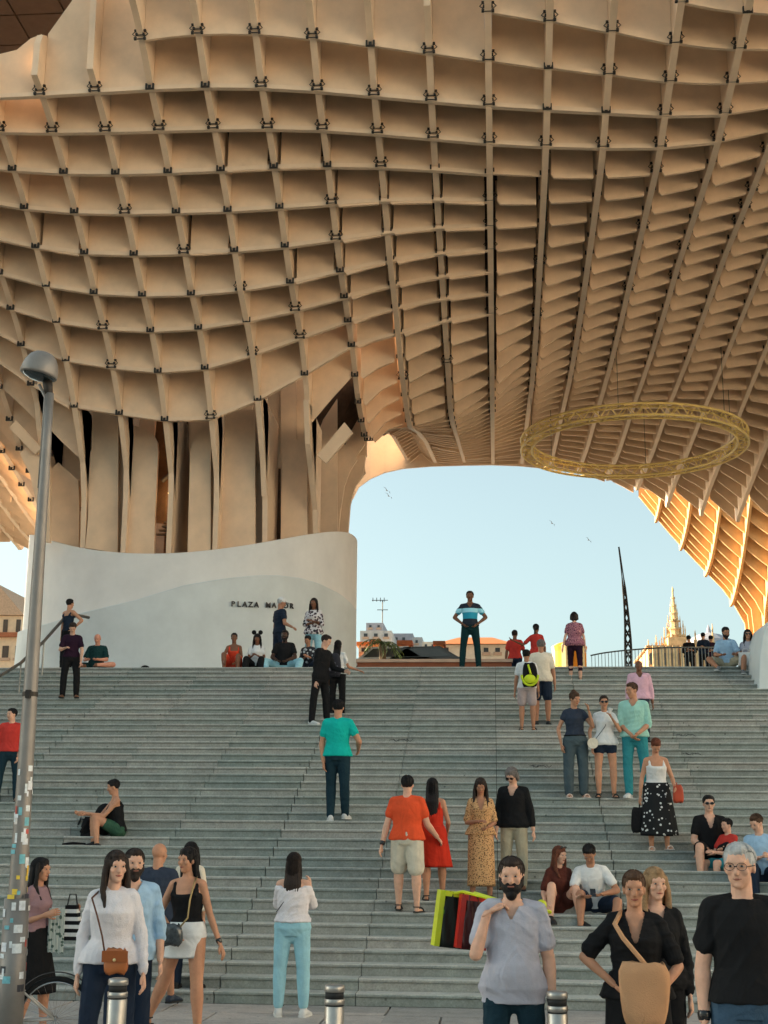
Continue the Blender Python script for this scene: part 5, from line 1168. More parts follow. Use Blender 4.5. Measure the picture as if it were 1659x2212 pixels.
# ------- stair head, middle
b, h = PF(1015,1269,1.79); polo = stripe_mat('striped_polo', [(0,cc(16,30,44)), (h*.575,cc(16,30,44)), (h*.62,cc(30,150,180)), (h*.70,cc(160,220,236)), (h*.755,cc(18,30,46))], 0)
person('man in a navy, blue and white banded polo standing astride against the sky', b, h, 0, sk='brown', legs=(D(-.14,0,-1),D(-.07,.02,-1),D(.14,0,-1),D(.07,.02,-1)), arms=HIPS, top=(polo,'collar',.55,.04), bot=(K['dgreen'],'trousers',1,.014), hair=('short','dark'))
b, h = PF(1113,1344,1.62); person('boy in a red T-shirt and navy shorts walking off beyond the stair head', (b.x, b.y+1.2, PLZ), h, 175, sk='brown', arms=(D(-.25,0,-1),D(-.1,.1,-1),D(.3,.1,-.9),D(.5,.2,-.6)), top=(K['redshirt'],'tee',.6,-.02), bot=(K['navy'],'shorts',.8,.02), hair=('short','dark'))
b, h = PF(1160,1333,1.68); person('woman in a red top with a black ponytail just behind the cream-shirted man', (b.x, b.y+1.0, PLZ), h, 160, sx='f', sk='brown', arms=(D(-.6,-.1,-.6),D(-.7,-.2,.3),D(.3,0,-1),D(0,-.1,-1)), top=(K['redshirt'],'tee',.7,-.02), bot=(K['navy'],'shorts',.8,.02), hair=('pony','black'))
b, h = SF(1172,1380,1572); person('stout man in a cream shirt and navy shorts climbing with his back turned', b, min(h,1.8), 178, sk='olive', g=1.12, legs=(D(-.05,.05,-1),D(-.0,.0,-1),D(.06,0,-1),D(.0,.02,-1)), arms=(D(-.2,0,-1),D(-.1,-.1,-1),D(.22,.05,-1),D(.1,.0,-1)), top=(K['cream'],'tee',.7,-.12), bot=(K['navy'],'shorts',.85,.02), shoes='black', hair=('short','greydark'))
b, h = SF(1140,1402,1592); R2 = person('person in a white T-shirt carrying a black and lime rucksack up the steps', b, h, 175, sk='olive', g=.98, legs=(D(-.05,.05,-1),D(-.02,.0,-1),D(.06,-.02,-1),D(.02,.05,-1)), arms=(D(-.22,0,-1),D(-.12,.1,-1),D(.2,.05,-1),D(.1,.1,-1)), top=(K['white'],'tee',.6,-.08), bot=(K['greypink'],'shorts',.8,.022), shoes='sandal', hair=('short','black'))
b, h = SF(1245,1321,1474); person('woman in a pink floral top with short dark hair reaching the stair head', b, h, 176, sx='f', sk='fair', g=1.12, legs=(D(-.03,.35,-.95),D(.0,-.05,-1),D(.05,0,-1),D(.0,.02,-1)), arms=(D(-.3,-.1,-1),D(-.25,-.2,-1),D(.25,0,-1),D(.12,-.1,-1)), top=(pfl,'tee',.55,-.12,.02), bot=(K['plum'],'trousers',.6,.006), shoes='sandal', hair=('bob','dark'))
# ------- middle steps
b, h = SF(727,1509,1788); person('man in a bright teal T-shirt walking up the middle of the steps', b, h, 178, sk='tan', g=1.08, legs=(D(.0,.12,-1),D(-.0,.0,-1),D(.04,.02,-1),D(.0,.35,-.93)), arms=(D(-.22,.05,-1),D(.12,-.2,-1),D(.45,-.1,-.8),D(-.1,.8,-.35)), look=180, top=(K['teal'],'tee',.55,-.05), bot=(K['ddenim'],'trousers',1,.012), shoes='white', hair=('short','black'))
b, h = SF(1386,1425,1612); person('bald man in a pink shirt behind the mint-shirted man', b, min(h,1.85), 0, sk='brown', g=1.15, arms=(D(-.22,0,-1),D(-.08,-.1,-1),D(.22,0,-1),D(.08,-.1,-1)), top=(K['pink'],'collar',1.6,-.05,.022), bot=(K['slate'],'trousers',1), hair=('bald','grey'))
b, h = SF(1378,1473,1738); R3 = person('man in a mint shirt and turquoise jeans with clasped hands', b, h, -12, sk='tan', g=1.05, look=-50, pitch=8, legs=(D(-.06,0,-1),D(.02,.0,-1),D(.10,.05,-1),D(.05,.02,-1)), arms=(D(-.16,-.1,-1),D(.55,-.5,-.6),D(.16,-.1,-1),D(-.6,-.5,-.5)), top=(K['mint'],'collar',1.15,-.05,.022), bot=(K['turq'],'trousers',1,.014), shoes='white', hair=('short','brown'))
b, h = SF(1246,1493,1735); person('girl in a dark T-shirt and grey trousers talking on a phone', b, h, 10, sx='f', sk='tan', look=35, pitch=12, arms=(D(-.42,.1,-.9),D(.15,-.3,-.95),D(.5,-.25,-.75),D(-.25,-.35,.95)), lean=(-.02,0,1), top=(K['slate'],'tuck',.35), bot=(K['gslate'],'trousers',.95,.026), shoes='flat', hair=('bun','brown')); 
b, h = SF(1311,1501,1737); R4 = person('girl in a white T-shirt and dark shorts drinking from a white cup', b, h, 0, sx='f', sk='tan', arms=(D(-.38,.1,-.9),D(.1,-.3,-.95),D(.35,-.3,-.85),D(-.55,-.5,.8)), top=(K['white'],'tee',.45,-.1), bot=(K['navy'],'shorts',.36,.014), shoes='sandal', hair=('short','dark'), extras=('shades',), legs=(D(-.07,0,-1),D(.0,.02,-1),D(.07,0,-1),D(.0,.02,-1)))
b, h = SF(1425,1593,1850); R5 = person('woman in a white tank top and black skirt with white dots stepping down', b, h, 5, sx='f', g=1.1, sk='tan', pitch=45, lean=(0,-.08,1), arms=(D(-.28,.05,-1),D(-.15,-.2,-1),D(.35,.1,-.9),D(.0,-.75,-.45)), legs=(D(-.04,-.1,-1),D(0,.0,-1),D(.06,-.28,-1),D(0,.0,-1)), top=(K['white'],'tank',0,.12,.012), bot=(dots,'skirt',.46,.02,.22), shoes='flat', hair=('short','red'))
b = SS(1573,1450); person('man in a pale shirt sitting with folded legs at the right of the stair head', b, 1.74, -15, sk='olive', seat=0, legs=(D(-.75,-.6,.15),D(.3,-.7,-.5),D(.5,-.8,.25),D(-.2,-.5,-.8)), arms=(D(-.3,-.3,-.9),D(.3,-.8,-.1),D(.3,-.3,-.9),D(-.4,-.8,-.1)), pitch=15, look=10, top=(K['lblue'],'tee',.7,.0), bot=(K['khaki'],'shorts',.7,.02), shoes='grey', hair=('short','black'), beard='black')
b = SS(1622,1450); person('dark-haired woman sitting with a white carrier bag at the right edge of the stair head', b, 1.64, -5, sx='f', sk='tan', seat=0, legs=SITL(.22,.35), arms=PH, top=(K['grey'],'tee',.5,.0), bot=(K['black'],'shorts',.6,.02), shoes='white', hair=('wavy','black'), extras=('shades',))
b, h = SF(12,1528,1742); person('person in a red open shirt and dark jeans standing behind the lamp post', b, h, 15, sk='fair', arms=(D(-.2,0,-1),D(0,-.1,-1),D(.22,0,-1),D(-.1,-.35,-.9)), look=-30, legs=(D(-.16,0,-1),D(-.08,0,-1),D(.14,0,-1),D(.06,0,-1)), top=(K['redshirt'],'tee',1.2,-.02,.022), bot=(K['ddenim'],'trousers',1), shoes='brown', hair=('short','black'))
# ------- couples
b, h = SF(880,1673,1990); person('man in an orange T-shirt and beige shorts walking up arm in arm', b, h, 172, sk='fair', g=1.18, legs=(D(-.06,.28,-.95),D(.0,.06,-1),D(.07,.04,-1),D(.02,.02,-1)), arms=(D(-.32,.0,-1),D(-.25,-.1,-1),D(.30,.15,-.95),D(.35,.5,-.45)), top=(K['orange'],'tee',.55,-.06,.02), bot=(K['beige'],'shorts',.9,.03), shoes='sandal', hair=('short','black'), extras=('watchL',))
b, h = SF(935,1679,1962); person('woman in a red knee-length dress with long black hair', b, h, 178, sx='f', sk='tan', g=1.08, legs=(D(.02,.05,-1),D(.0,.02,-1),D(.08,.25,-.95),D(.02,.25,-1)), arms=(D(-.2,0,-1),D(0,.2,-1),D(.3,-.05,-1),D(-.05,.5,-.3)), top=(K['red'],'tank',0,-.02), bot=(K['red'],'skirt',.33,.016,.22,'dress_skirt'), shoes='sandal', hair=('longback','black'))
b, h = SF(1040,1679,1950); person('woman in a long leopard-print dress coming down the steps', b, min(h,1.66), 3, sx='f', sk='olive', arms=(D(-.22,0,-1),D(.55,-.6,.05),D(.2,0,-1),D(-.3,-.7,-.2)), pitch=20, top=(leo,'v',.85,-.02,.014,'dress_bodice',.09), bot=(leo,'skirt',.48,.008,.05,'dress_skirt'), shoes='sandal', hair=('wavy','dark'))
b, h = SF(1112,1656,1935); person('man with swept grey hair in a black shirt and khaki trousers looking down', b, h, -12, sk='fair', g=1.06, arms=(D(-.2,-.05,-1),D(-.1,-.3,-.9),D(.28,.05,-1),D(.14,-.15,-1)), look=-25, pitch=32, top=(K['black'],'v',1.7,-.12,.024,'shirt',.07), bot=(K['khaki'],'trousers',1,.018), shoes='brown', hair=('bob','greydark'), extras=('shades',))
# ------- seated
b = SS(248,1822); person('woman in black top and green shorts sitting side-on, arms round her knees', b, 1.66, -62, sx='f', sk='tan', seat=0, lean=(-.12,-.05,1), legs=(D(-.75,-.45,.50),D(.10,-.25,-.97),D(-.80,-.35,.42),D(.20,-.20,-.97)), arms=(D(-.55,-.35,-.75),D(-.85,-.35,.10),D(-.6,-.2,-.75),D(-.85,-.25,.12)), look=-75, pitch=12, top=(K['black'],'tank',0,-.06,.02), bot=(cloth('green_shorts', cc(52,84,66)),'shorts',.5,.016), shoes='black', hair=('short','black'), feet=(D(-.9,-.4,0),D(-.9,-.3,0)))
b = SS(1540,1868); person('man in a black V-neck T-shirt and sunglasses sitting with hands joined', b, 1.78, -2, sk='fair', g=1.05, seat=0, legs=(D(-.26,-.9,.22),D(-.05,-.2,-.97),D(.24,-.92,.2),D(.02,-.25,-.97)), arms=(D(-.25,-.25,-.93),D(.45,-.75,-.35),D(.3,-.25,-.93),D(-.45,-.75,-.30)), top=(K['black'],'v',.6,.0,.016,'shirt',.085), bot=(K['black'],'shorts',.85,.02), shoes='black', hair=('short','black'), extras=('shades',))
b = SS(1580,1885); person('child in a red top and turquoise shorts half hidden behind the grey-haired man', b, 1.40, -60, sk='fair', seat=0, legs=(D(-.85,-.4,.1),D(-.1,-.2,-.97),D(-.7,-.6,.1),D(0,-.2,-.97)), arms=(D(-.5,-.2,-.8),D(-.8,-.3,-.1),D(-.4,-.2,-.8),D(-.8,-.3,.1)), top=(K['redshirt'],'tee',.6,.0), bot=(K['turq'],'shorts',.7,.02), shoes='white', hair=('short','black'))
b = SS(1650,1915); person('man in a pale blue shirt sitting at the right edge looking down', b, 1.76, -30, sk='fair', seat=0, legs=SITL(.2,.25), arms=PH, look=-50, pitch=25, top=(K['lblue'],'tee',1.2,.0,.02), bot=(K['navy'],'trousers',1), hair=('short','brown'))
b = SS(1207,1975); person('girl in a rust-brown dress, sunglasses on her long hair, seated on the steps', b, 1.66, 22, sx='f', sk='fair', seat=0, lean=(.03,-.1,1), legs=(D(-.02,-.72,.60),D(-.06,-.28,-.96),D(.30,-.72,.52),D(.12,-.22,-.97)), arms=(D(-.3,-.3,-.9),D(.1,-.7,-.5),D(.2,-.35,-.9),D(.1,-.8,-.1)), look=45, pitch=5, top=(K['brownc'],'tee',.8,.0,.018), bot=(K['brownc'],'shorts',.45,.03), shoes='black', hair=('long','red'), extras=('shadeshead',))
b = SS(1285,1975); R6 = person('man in a white T-shirt bent over his phone on the steps', b, 1.76, -5, sk='olive', seat=0, lean=(-.08,-.28,1), legs=(D(-.22,-.88,.38),D(-.05,-.28,-.95),D(.4,-.85,.15),D(-.15,-.4,-.9)), arms=(D(-.3,-.35,-.8),D(.45,-.8,-.1),D(.5,-.2,-.75),D(-.75,-.6,-.15)), pitch=42, look=-12, top=(K['white'],'tee',.6,.0,.018), bot=(K['navy'],'shorts',.8,.02), shoes='black', hair=('short','black'))
# ------- pavement, back row
b, h = SF(340,1817,2160); b = V3((on_y(338,1817,15.2).x, 15.2, 0)); person('bald man in a dark blue T-shirt and teal shorts walking towards the steps', b, 1.79, 172, sk='tan', g=1.12, look=160, legs=(D(-.10,.1,-1),D(-.05,.0,-1),D(.08,.30,-.95),D(.06,.3,-.95)), arms=(D(-.2,0,-1),D(-.1,.1,-1),D(.22,.05,-1),D(.1,.1,-1)), top=(K['slate'],'tee',.6,-.08,.02), bot=(K['tealsh'],'shorts',.75,.026), shoes='navy', hair=('bald','grey'))
b, h = GF(366,1815,14.9); person('dark-haired woman mostly hidden behind the bald man', (b.x, 16.0, .13), 1.66, 170, sx='f', sk='tan', top=(K['cream'],'tee',.6,-.05), bot=(K['navy'],'trousers',1), hair=('wavy','black'))
b, h = GF(636,1839,14.75); R7 = person('woman with her back turned in a white off-shoulder top and pale blue jeans', b, h, 180, sx='f', sk='fair', g=1.12, legs=(D(-.075,0,-1),D(-.02,.0,-1),D(.075,.0,-1),D(.03,.0,-1)), arms=(D(-.14,.55,-.7),D(.2,.6,.75),D(.14,.55,-.7),D(-.2,.6,.75)), top=(K['sweater'],'off',.95,.10,.022), bot=(K['ldenim'],'trousers',.88,.010), shoes='white', hair=('longback','dark'), vox=.011)
b, h = GF(418,1815,13.0); R8 = person('woman in a black strappy top and white mini skirt striding left', b, 1.75, -8, sx='f', sk='tan', g=1.02, look=-28, vox=.010, legs=(D(-.28,.22,-.95),D(-.42,.30,-.85),D(.06,-.06,-1),D(.05,.04,-1)), arms=(D(-.42,.05,-.85),D(.60,-.45,-.55),D(.28,.05,-.93),D(.38,-.05,-.90)), lean=(-.02,0,1), top=(K['black'],'tank',0,.14,.008), bot=(K['white'],'skirt',.185,.012,.02), shoes='sandal', hair=('longback','black'), extras=('watchR',))
b, h = GF(88,1849,13.2); R9 = person('woman in a dusty pink blouse and black skirt walking behind the lamp post', b, h, 75, sx='f', sk='tan', g=1.0, vox=.011, lean=(.02,0,1), legs=(D(.12,0,-1),D(-.25,0,-1),D(.18,.0,-1),D(.05,.0,-1)), arms=(D(-.15,0,-.95),D(.65,-.15,.2),D(.1,0,-1),D(.75,-.1,.3)), top=(K['lilac'],'tee',1.3,.12,.014), bot=(K['black'],'skirt',.37,.014,.16), shoes='sandal', hair=('long','black'))
# ------- pavement, front row
b, h = GF(292,1830,11.4); person('man in a light blue shirt walking behind the woman in the white sweater', b, h, 20, sk='fair', g=1.05, look=25, vox=.010, arms=(D(-.2,0,-1),D(-.05,-.15,-1),D(.25,.05,-1),D(.1,-.15,-1)), top=(K['lblue'],'collar',1.3,-.18,.024), bot=(K['navy'],'trousers',1,.012), hair=('short','dark'), beard='dark')
b, h = GF(252,1834,10.3); R10 = person('woman in a white sweater and dark trousers with a brown crossbody bag', b, h, 10, sx='f', sk='fair', g=1.05, look=32, vox=.009, arms=(D(-.28,.05,-1),D(-.04,-.12,-1),D(.28,.05,-1),D(.16,-.3,-.95)), legs=(D(-.08,-.1,-1),D(-.03,.1,-1),D(.06,.05,-1),D(.02,.05,-1)), top=(K['sweater'],'tee',1.95,-.04,.017,'sweater'), bot=(K['navy'],'trousers',1,.010), hair=('long','dark'))
b, h = GF(1106,1846,9.0); R11 = person('bearded man in a grey T-shirt with a hand at his shoulder holding shopping bags', b, h, -4, sk='fair', g=1.05, belly=.020, vox=.008, look=-4, pitch=4, arms=(D(-.24,-.40,-.85),D(.28,.0,.93),D(.22,.05,-.97),D(.06,-.12,-1)), hands=(D(.75,.3,.45),None), legs=(D(-.08,-.08,-1),D(-.02,.05,-1),D(.1,.02,-1),D(.03,.05,-1)), top=(K['grey'],'v',.66,-.20,.018,'shirt',.05), bot=(K['ddenim'],'trousers',1,.014), shoes='black', hair=('short','dark'), beard='black', extras=('watchR',), curl=.9)
b, h = GF(1412,1870,9.9); person('blonde woman in a black cardigan walking behind the woman with the canvas bag', b, h, 5, sx='f', sk='fair', look=15, vox=.009, arms=(D(-.2,0,-1),D(0,-.1,-1),D(.24,.05,-1),D(.05,-.12,-1)), top=(K['black'],'v',1.9,-.12,.02,'cardigan',.06), bot=(K['black'],'trousers',1), hair=('long','blonde'))
b, h = GF(1368,1876,9.0); R12 = person('woman in a black V-neck dress reaching into a tan canvas shoulder bag', b, h, -6, sx='f', sk='tan', g=1.06, look=-4, pitch=4, vox=.008, arms=(D(-.72,-.05,-.78),D(.70,-.30,-.62),D(.42,-.10,-.88),D(-.50,-.60,-.50)), legs=(D(-.07,-.05,-1),D(-.02,.05,-1),D(.07,0,-1),D(.03,.05,-1)), top=(K['black'],'v',.80,-.05,.022,'dress_bodice',.10), bot=(K['black'],'skirt',.42,.022,.10,'dress_skirt'), shoes='black', hair=('short','brown'), curl=.8)
b, h = GF(1596,1816,7.9); R13 = person('grey-haired man in a black T-shirt and blue jeans at the right edge', b, h, -6, sk='fair', g=1.03, vox=.0075, look=-22, pitch=3, arms=(D(-.20,.03,-1),D(-.03,-.12,-1),D(.22,.02,-1),D(.06,-.12,-1)), top=(K['black'],'tee',.62,-.02,.016), bot=(K['denim'],'trousers',1,.014), shoes='brown', hair=('short','grey'), extras=('watchL','glasses'))
# far people beyond the railing
tz = za-.55
for x, y, hd_, kk, lb in ((1487,1372,170,'black','far person in black leaning on the terrace rail left of two others'), (1518,1366,160,'navy','far person in navy on the terrace between two others'), (1535,1372,190,'plum','far person in plum on the terrace nearest the seated man')):
    p = on_y(x, y, 48.2); person(lb, (p.x, 48.2, p.z-1.66), 1.68, hd_, sk='tan', vox=.02, arms=CR, top=(K[kk],'tee',1.5,-.05), bot=(K['black'],'trousers',1), hair=('short','black'))
_pb = [on_y(x, y, 48.2) for x, y in ((1480,1372),(1545,1372))]; b = MB(); b.box(_pb[0].x-.5, _pb[1].x+.5, 47.6, 50, za-.55, _pb[0].z-1.66); tag(b.build('terrace_platform', M_plaza), kind='structure')
# ================================================================ things they carry
def strap(mb, pts, w=.012, th=.004): mb.tube(pts, w, 6)
def shell(name, label, cat, c, size, m, rz=0, rx=0, taper=.85, top_open=False, parent=None):
    """soft bag: rounded box with bulging sides"""
    W2, D2, H2 = size[0]/2, size[1]/2, size[2]/2; mb = MB(); n = 20; vs = []; m_ = 7
    for q in range(m_+1):
        t = q/m_; z = -H2+2*H2*t; k = (taper+(1-taper)*(1-t)) if not top_open else (taper+(1-taper)*t); e = 1-.25*(abs(2*t-1))**4
        for a_ in range(n):
            th = 2*math.pi*a_/n; c_, s_ = math.cos(th), math.sin(th); px = math.copysign(abs(c_)**.6, c_)*W2*k*e*(1+.03*math.sin(5*th+3*t)); py = math.copysign(abs(s_)**.7, s_)*D2*e*(1+.10*math.sin(3*th+5*t)); vs.append((px, py, z+.012*math.sin(4*th)))
    fs = [(i*n+k, i*n+(k+1) % n, (i+1)*n+(k+1) % n, (i+1)*n+k) for i in range(m_) for k in range(n)]+[tuple(range(n))[::-1], tuple(range(m_*n, (m_+1)*n))]
    mb.add(vs, fs); o = mb.build(name if parent is None else parent[0], m, parent[1] if parent else None, smooth=True); o.location = c if parent is None else (0,0,0)
    if parent is None: o.rotation_euler = (rx, 0, rz); tag(o, label, cat)
    return o
def bagthing(name, label, cat, c, size, m, rz=0, straps=(), sm=None, **kw):
    t = tag(empty(name, c, rz), label, cat); shell(None, None, None, c, size, m, parent=('pouch', t), **kw)
    for pts, w in straps:
        mb = MB(); Mi = Matrix.Rotation(-rz, 3, 'Z'); mb.tube([Mi @ (V3(p)-V3(c)) for p in pts], w, 6); mb.build('strap', sm or m, t, smooth=True)
    return t
Lb = mat('brown_leather', hexc(168,96,48), .4, var=.12, spec=.5); Lbk = mat('black_leather', (.015,.015,.016), .4, spec=.5); Lc = mat('tan_canvas', hexc(196,150,112), .85, var=.1, bump=.5, bscale=160, spec=.1)
def body_front(R, t, x, out): return R['P']+R['SP']*R['SL']*t+R['A']*x*R['h']+R['F']*out*R['h']
R = R10; c = body_front(R, -.02, .035, .125)+V3((0,0,.02)); t = bagthing('handbag', 'small brown leather crossbody bag on the woman in the white sweater', 'handbag', c, (.19,.07,.17), Lb, straps=[([c+V3((-.09,.0,.07)), body_front(R,.35,-.03,.105), body_front(R,.62,-.055,.105), body_front(R,.86,-.085,.075), R['nb']+R['A']*-.10*1-R['F']*.0+V3((0,0,-.015))], .0075)], sm=mat('brown_strap', hexc(92,54,34), .5))
mb = MB(); mb.box(-.096,.096,-.042,-.034,-.005,.075); mb.build('flap', mat('brown_leather_flap', hexc(150,82,40), .4), t); mb = MB(); mb.lathe([(.012,0),(.012,.006),(0,.008)], n=10); o = mb.build('clasp', mat('brass', (.8,.6,.3), .3, metal=1), t); o.location = (0,-.043,.012); o.rotation_euler = (math.radians(90),0,0)
R = R12; c = on_y(1392,2152,R['P'].y-.30); t = bagthing('canvas_bag', 'large slouchy tan canvas bag hanging across the woman in black', 'shoulder bag', c, (.34,.13,.38), Lc, taper=.72, top_open=True, straps=[([c+V3((.09,-.0,.17)), body_front(R,.18,.085,.14), body_front(R,.45,.02,.13), body_front(R,.70,-.045,.115), body_front(R,.86,-.075,.085), R['nb']+R['A']*(-.085)+V3((0,0,.0))], .016), ([c+V3((.09,.0,.17)), c+V3((.02,-.05,-.02)), c+V3((-.04,-.06,-.2))], .012)])
R = R8; c = body_front(R, .02, -.05, .13); t = bagthing('handbag', 'round dark glossy handbag held at the waist of the woman in the white skirt', 'handbag', c, (.27,.11,.19), mat('glossy_pattern', hexc(60,66,70), .2, var=.6, scale=30, spec=.7), straps=[([c+V3((.10,0,.07)), body_front(R,.30,.035,.085), body_front(R,.6,.045,.085), body_front(R,.9,.055,.05), R['nb']+R['A']*.09], .009)], sm=mat('gold_chain', hexc(150,130,90), .4, metal=.6))
R = R9; c = R['wri'][1]+V3((.05,-.06,-.10)); t = tag(empty('tote_bag', c), 'black and white striped bag on the arm of the woman behind the lamp post', 'handbag'); 
for k in range(9):
    mb = MB(); z = .15-.036*k; w = .055+.008*k; mb.box(-w, w, -.05-.002*(k % 2), .05+.002*(k % 2), z-.0175, z+.0175); mb.build('stripe_band', K['white'] if k % 2 else K['black'], t)
mb = MB(); mb.tube([(-.05,0,.16),(-.03,0,.27),(.03,0,.27),(.05,0,.16)], .008, 6); mb.build('handle', Lbk, t)
c2 = c+V3((-.13,-.03,-.02)); mb = MB(); r = random.Random(4)
for q in range(9):
    x = -.07+.0175*q; mb.add([(x,-.03-.012*(q % 2),.16),(x+.0175,-.03-.012*((q+1) % 2),.16),(x+.02,-.03-.012*((q+1) % 2),-.24-.02*r.random()),(x+.002,-.03-.012*(q % 2),-.24)], [(0,1,2,3)])
o = tag(mb.build('scarf', pattern('scarf_print', cc(190,196,188), [cc(90,110,100)], 24, .36)), 'crumpled pale green scarf hanging beside the striped bag', 'scarf'); o.location = c2; md = o.modifiers.new('s','SOLIDIFY'); md.thickness = .01
# shopping bags over the shoulder of the bearded man
R = R11; c = on_y(1000,1935,9.35); yl = mat('lime_plastic', hexc(206,214,30), .35, var=.12, spec=.5); bk_ = pattern('bag_print', (.02,.025,.02,1), [cc(70,110,30)], 9, .2, rough=.35); rd = mat('red_plastic', hexc(190,46,34), .35, var=.1, spec=.5); dr = mat('maroon_plastic', hexc(70,18,20), .35, spec=.5)
def shopbag(label, c, w, d_, h_, m1, m2, cat='shopping bag', seed=0):
    t = tag(empty('shopping_bag', c), label, cat); t.rotation_euler = (0, .10, .25); r = random.Random(seed)
    def sheet(x0, x1, nx, m, nm, yy, z0=-h_/2, z1=h_/2):
        mb = MB(); nz_ = 8; vs = []
        for j in range(nz_+1):
            for i in range(nx+1):
                f = j/nz_; x = x0+(x1-x0)*i/nx; vs.append(((x)*(1+.12*(1-f)), yy+.022*math.sin(i*1.9+j*.9+seed)*(.3+.7*f), z0+(z1-z0)*f))
        mb.add(vs, [(j*(nx+1)+i, j*(nx+1)+i+1, (j+1)*(nx+1)+i+1, (j+1)*(nx+1)+i) for j in range(nz_) for i in range(nx)]); o = mb.build(nm, m, t, smooth=True); md = o.modifiers.new('s','SOLIDIFY'); md.thickness = .004
    sheet(-w/2, w/2, 8, m2, 'front_panel', -d_/2); sheet(-w/2, w/2, 8, m2, 'back_panel', d_/2)
    for s in (-1, 1):
        mb = MB(); mb.prism([(s*w/2*1.12, -d_/2, -h_/2), (s*w/2*1.12, d_/2, -h_/2), (s*w/2, d_/2, h_/2), (s*w/2, -d_/2, h_/2)], (s*.035, 0, 0)); mb.build('side_gusset', m1, t)
    mb = MB(); mb.box(-w/2-.005, w/2+.005, -d_/2-.012, d_/2+.012, h_/2-.035, h_/2); mb.build('hem_band', m1, t)
    mb = MB(); mb.box(-w*.56, w*.56, -d_/2, d_/2, -h_/2-.003, -h_/2+.004); mb.build('base', m2, t); return t
SB1 = shopbag('lime edged black shopping bag slung behind the bearded man', V3(on_y(984,1986,9.4)), .19, .12, .36, yl, bk_, seed=1)
shopbag('red and maroon shopping bag beside the lime one behind the bearded man', V3(on_y(1022,1992,9.3)), .13, .08, .34, rd, dr, seed=2)
mb = MB(); k0 = R['wri'][0]+V3((.04,.02,.08)); 
for s in (-.1, .1): mb.tube([c+V3((-.02+s,0,.0)), c+V3((.0+s*.4,-.05,.03)), k0], .011, 6)
mb.tube([k0, R['sh'][1]+V3((-.05,.10,.05)), R['sh'][1]+V3((.03,.12,.04))], .012, 6); o = mb.build('handle', yl, SB1); o.matrix_parent_inverse = Matrix.Translation(-SB1.location)
mb = MB(); ell(mb, (0,0,0), (V3((.035,0,0)), V3((0,.03,0)), V3((0,0,.035)))); o = tag(mb.build('lime_tassel', yl, smooth=True), 'lime bobble showing over the other shoulder of the bearded man', 'bag tassel'); o.location = R['sh'][1]+V3((.03,.12,.035))
# rucksacks
def rucksack(label, c, w, d_, h_, m, m2=None, rz=0):
    t = tag(empty('rucksack', c, rz), label, 'rucksack'); shell(None, None, None, c, (w, d_, h_), m, parent=('bag_body', t), taper=.8)
    mb = MB(); ell(mb, (0, -d_*.45, -h_*.2), (V3((w*.36,0,0)), V3((0,d_*.3,0)), V3((0,0,h_*.2)))); mb.build('front_pocket', m2 or m, t, smooth=True)
    if m2:
        mb = MB(); mb.tube([(w*.5*math.cos(a), -d_*.42, h_*.5*math.sin(a)*.9-.01) for a in [math.pi*(1.0+q/12) for q in range(13)]], .022, 8); mb.tube([(-w*.1,-d_*.52,h_*.42),(w*.05,-d_*.62,0)], .018, 6); mb.build('lime_trim', m2, t, smooth=True)
    mb = MB()
    for s in (-1, 1): mb.tube([(s*w*.3, d_*.4, h_*.42), (s*w*.32, d_*.9, h_*.5), (s*w*.36, d_*1.5, h_*.2), (s*w*.36, d_*.6, -h_*.3)], .016, 6)
    mb.build('shoulder_straps', Lbk, t); return t
lime = mat('lime_nylon', hexc(196,214,40), .6)
R = R2; rucksack('black rucksack with lime trim on the back of the person in white', R['P']+R['SP']*R['SL']*.42-R['F']*.21+V3((.07,0,0)), .30, .18, .42, K['black'], lime)
R = R1; rucksack('dark patterned rucksack on the long-haired woman beside the man in the suit', R['P']+R['SP']*R['SL']*.35-R['F']*.20+V3((0,0,0)), .30, .18, .44, pattern('dark_pattern', (.035,.035,.045,1), [cc(120,120,130)], 11, .2))
b = SS(178,1826); b.y += .35; rucksack('black rucksack slumped on the steps beside the seated woman in black', b+V3((-.0,-.05,.20)), .38, .24, .42, K['black'], rz=.5)
mb = MB(); mb.tube([(0,0,0),(.15,.02,.015),(.35,0,.01)], [.012,.02,.012], 6); o = tag(mb.build('loose_strap', K['black']), 'black strap trailing left from the slumped rucksack', 'strap'); q = SS(133,1832); o.location = (q.x, q.y-.1, q.z+.015)
mb = MB(); ell(mb, (0,0,.22), (V3((.17,0,0)), V3((0,.15,0)), V3((0,0,.24)))); mb.tube([(-.05,-.1,.3),(-.2,-.25,.18),(-.26,-.3,.02)], .03, 6); o = tag(mb.build('folded_jacket', K['black'], smooth=True), 'black jacket heaped behind the rucksack of the seated woman', 'jacket'); q = SS(205,1822); o.location = (q.x+.05, q.y+.15, q.z+.03)
# small items
R = R5; c = R['wri'][1]+V3((.04,-.05,-.10)); bagthing('clutch', 'red-orange bag held by the woman in the dotted skirt', 'handbag', c, (.16,.08,.24), mat('rust_leather', hexc(176,70,44), .45), straps=[([c+V3((0,0,.1)), c+V3((-.02,.02,.16))], .008)])
c = R['wri'][0]+V3((-.02,-.0,-.34)); bagthing('cloth_bag', 'black cloth bag hanging from the hand of the woman in the dotted skirt', 'bag', c, (.26,.1,.34), K['black'], straps=[([c+V3((0,0,.16)), c+V3((.02,0,.30))], .01)])
R = R4; c = R['wri'][1]+V3((-.05,-.05,.07)); mb = MB(); mb.lathe([(.026,0),(.034,.09),(.036,.092),(.0,.098)], n=16); o = tag(mb.build('paper_cup', mat('paper_white', (.75,.74,.72), .6), smooth=True), 'white paper cup held to the mouth of the girl in the white T-shirt', 'cup'); o.location = c; o.rotation_euler = (-.3,.3,0)
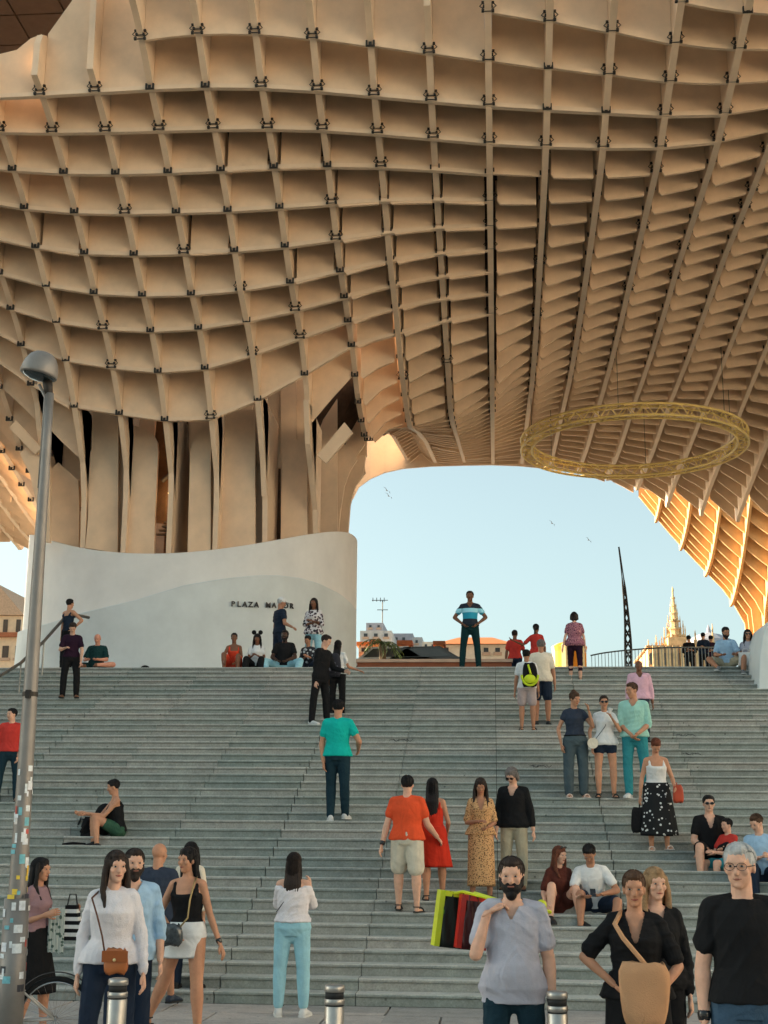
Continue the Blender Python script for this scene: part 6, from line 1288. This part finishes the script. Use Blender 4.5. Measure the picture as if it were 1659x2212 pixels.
c = R['P']+R['A']*(-.20)+R['F']*.12+V3((0,0,-.02)); mb = MB(); mb.tube([V3((0,-.02,0)), V3((0,.02,0))], .085, 18); t = tag(empty('round_purse', c), 'round cream purse on a thin dark strap of the girl in the white T-shirt', 'handbag'); mb.build('pouch', K['cream'], t, smooth=False)
mb = MB(); mb.tube([V3((.05,0,.07)), R['P']+R['SP']*R['SL']*.5+R['F']*.14-c, R['sh'][1]+V3((-.06,-.06,.04))-c, R['sh'][1]+V3((-.06,.06,.04))-c], .005, 5); mb.build('strap', Lbk, t)
R = R6; c = (R['wri'][0]+R['wri'][1])/2+V3((0,-.05,.03)); mb = MB(); mb.box(-.035,.035,-.004,.004,-.07,.07); o = tag(mb.build('phone', mat('black_plastic', (.01,.01,.011), .2)), 'dark phone in the hands of the man bent over in white', 'phone'); o.location = c; o.rotation_euler = (-.9,0,0)
R = R7; mb = MB(); mb.tube([R['sh'][1]+V3((-.08,-.02,.02)), R['P']+R['SP']*R['SL']*.75-R['F']*.115+R['A']*.03, R['P']+R['SP']*R['SL']*.5-R['F']*.11-R['A']*.09, R['P']+R['SP']*R['SL']*.3-R['F']*.06-R['A']*.17], .005, 5); o = tag(mb.build('bag_strap', Lbk), 'thin dark strap across the back of the off-shoulder top', 'strap')
mb = MB(); mb.box(-.15,.15,-.09,.09,0,.28); mb.tube([(-.06,0,.28),(-.05,0,.36),(.05,0,.36),(.06,0,.28)], .006, 5); o = tag(mb.build('carrier_bag', mat('paper_white', (.75,.74,.72), .6)), 'pale carrier bag standing in front of the woman at the right of the stair head', 'bag'); q = SS(1612,1452); o.location = (q.x-.02, q.y-.25, q.z); 
mb = MB(); ell(mb, (0,0,.06), (V3((.11,0,0)), V3((0,.09,0)), V3((0,0,.08)))); ell(mb, (.09,-.03,.03), (V3((.07,0,0)), V3((0,.05,0)), V3((0,0,.03)))); o = tag(mb.build('cap', K['black'], smooth=True), 'black cap lying alone on the top step below the podium', 'cap'); q = on_stair(310,1440); o.location = (q.x, q.y+.15, q.z)
finish_people()
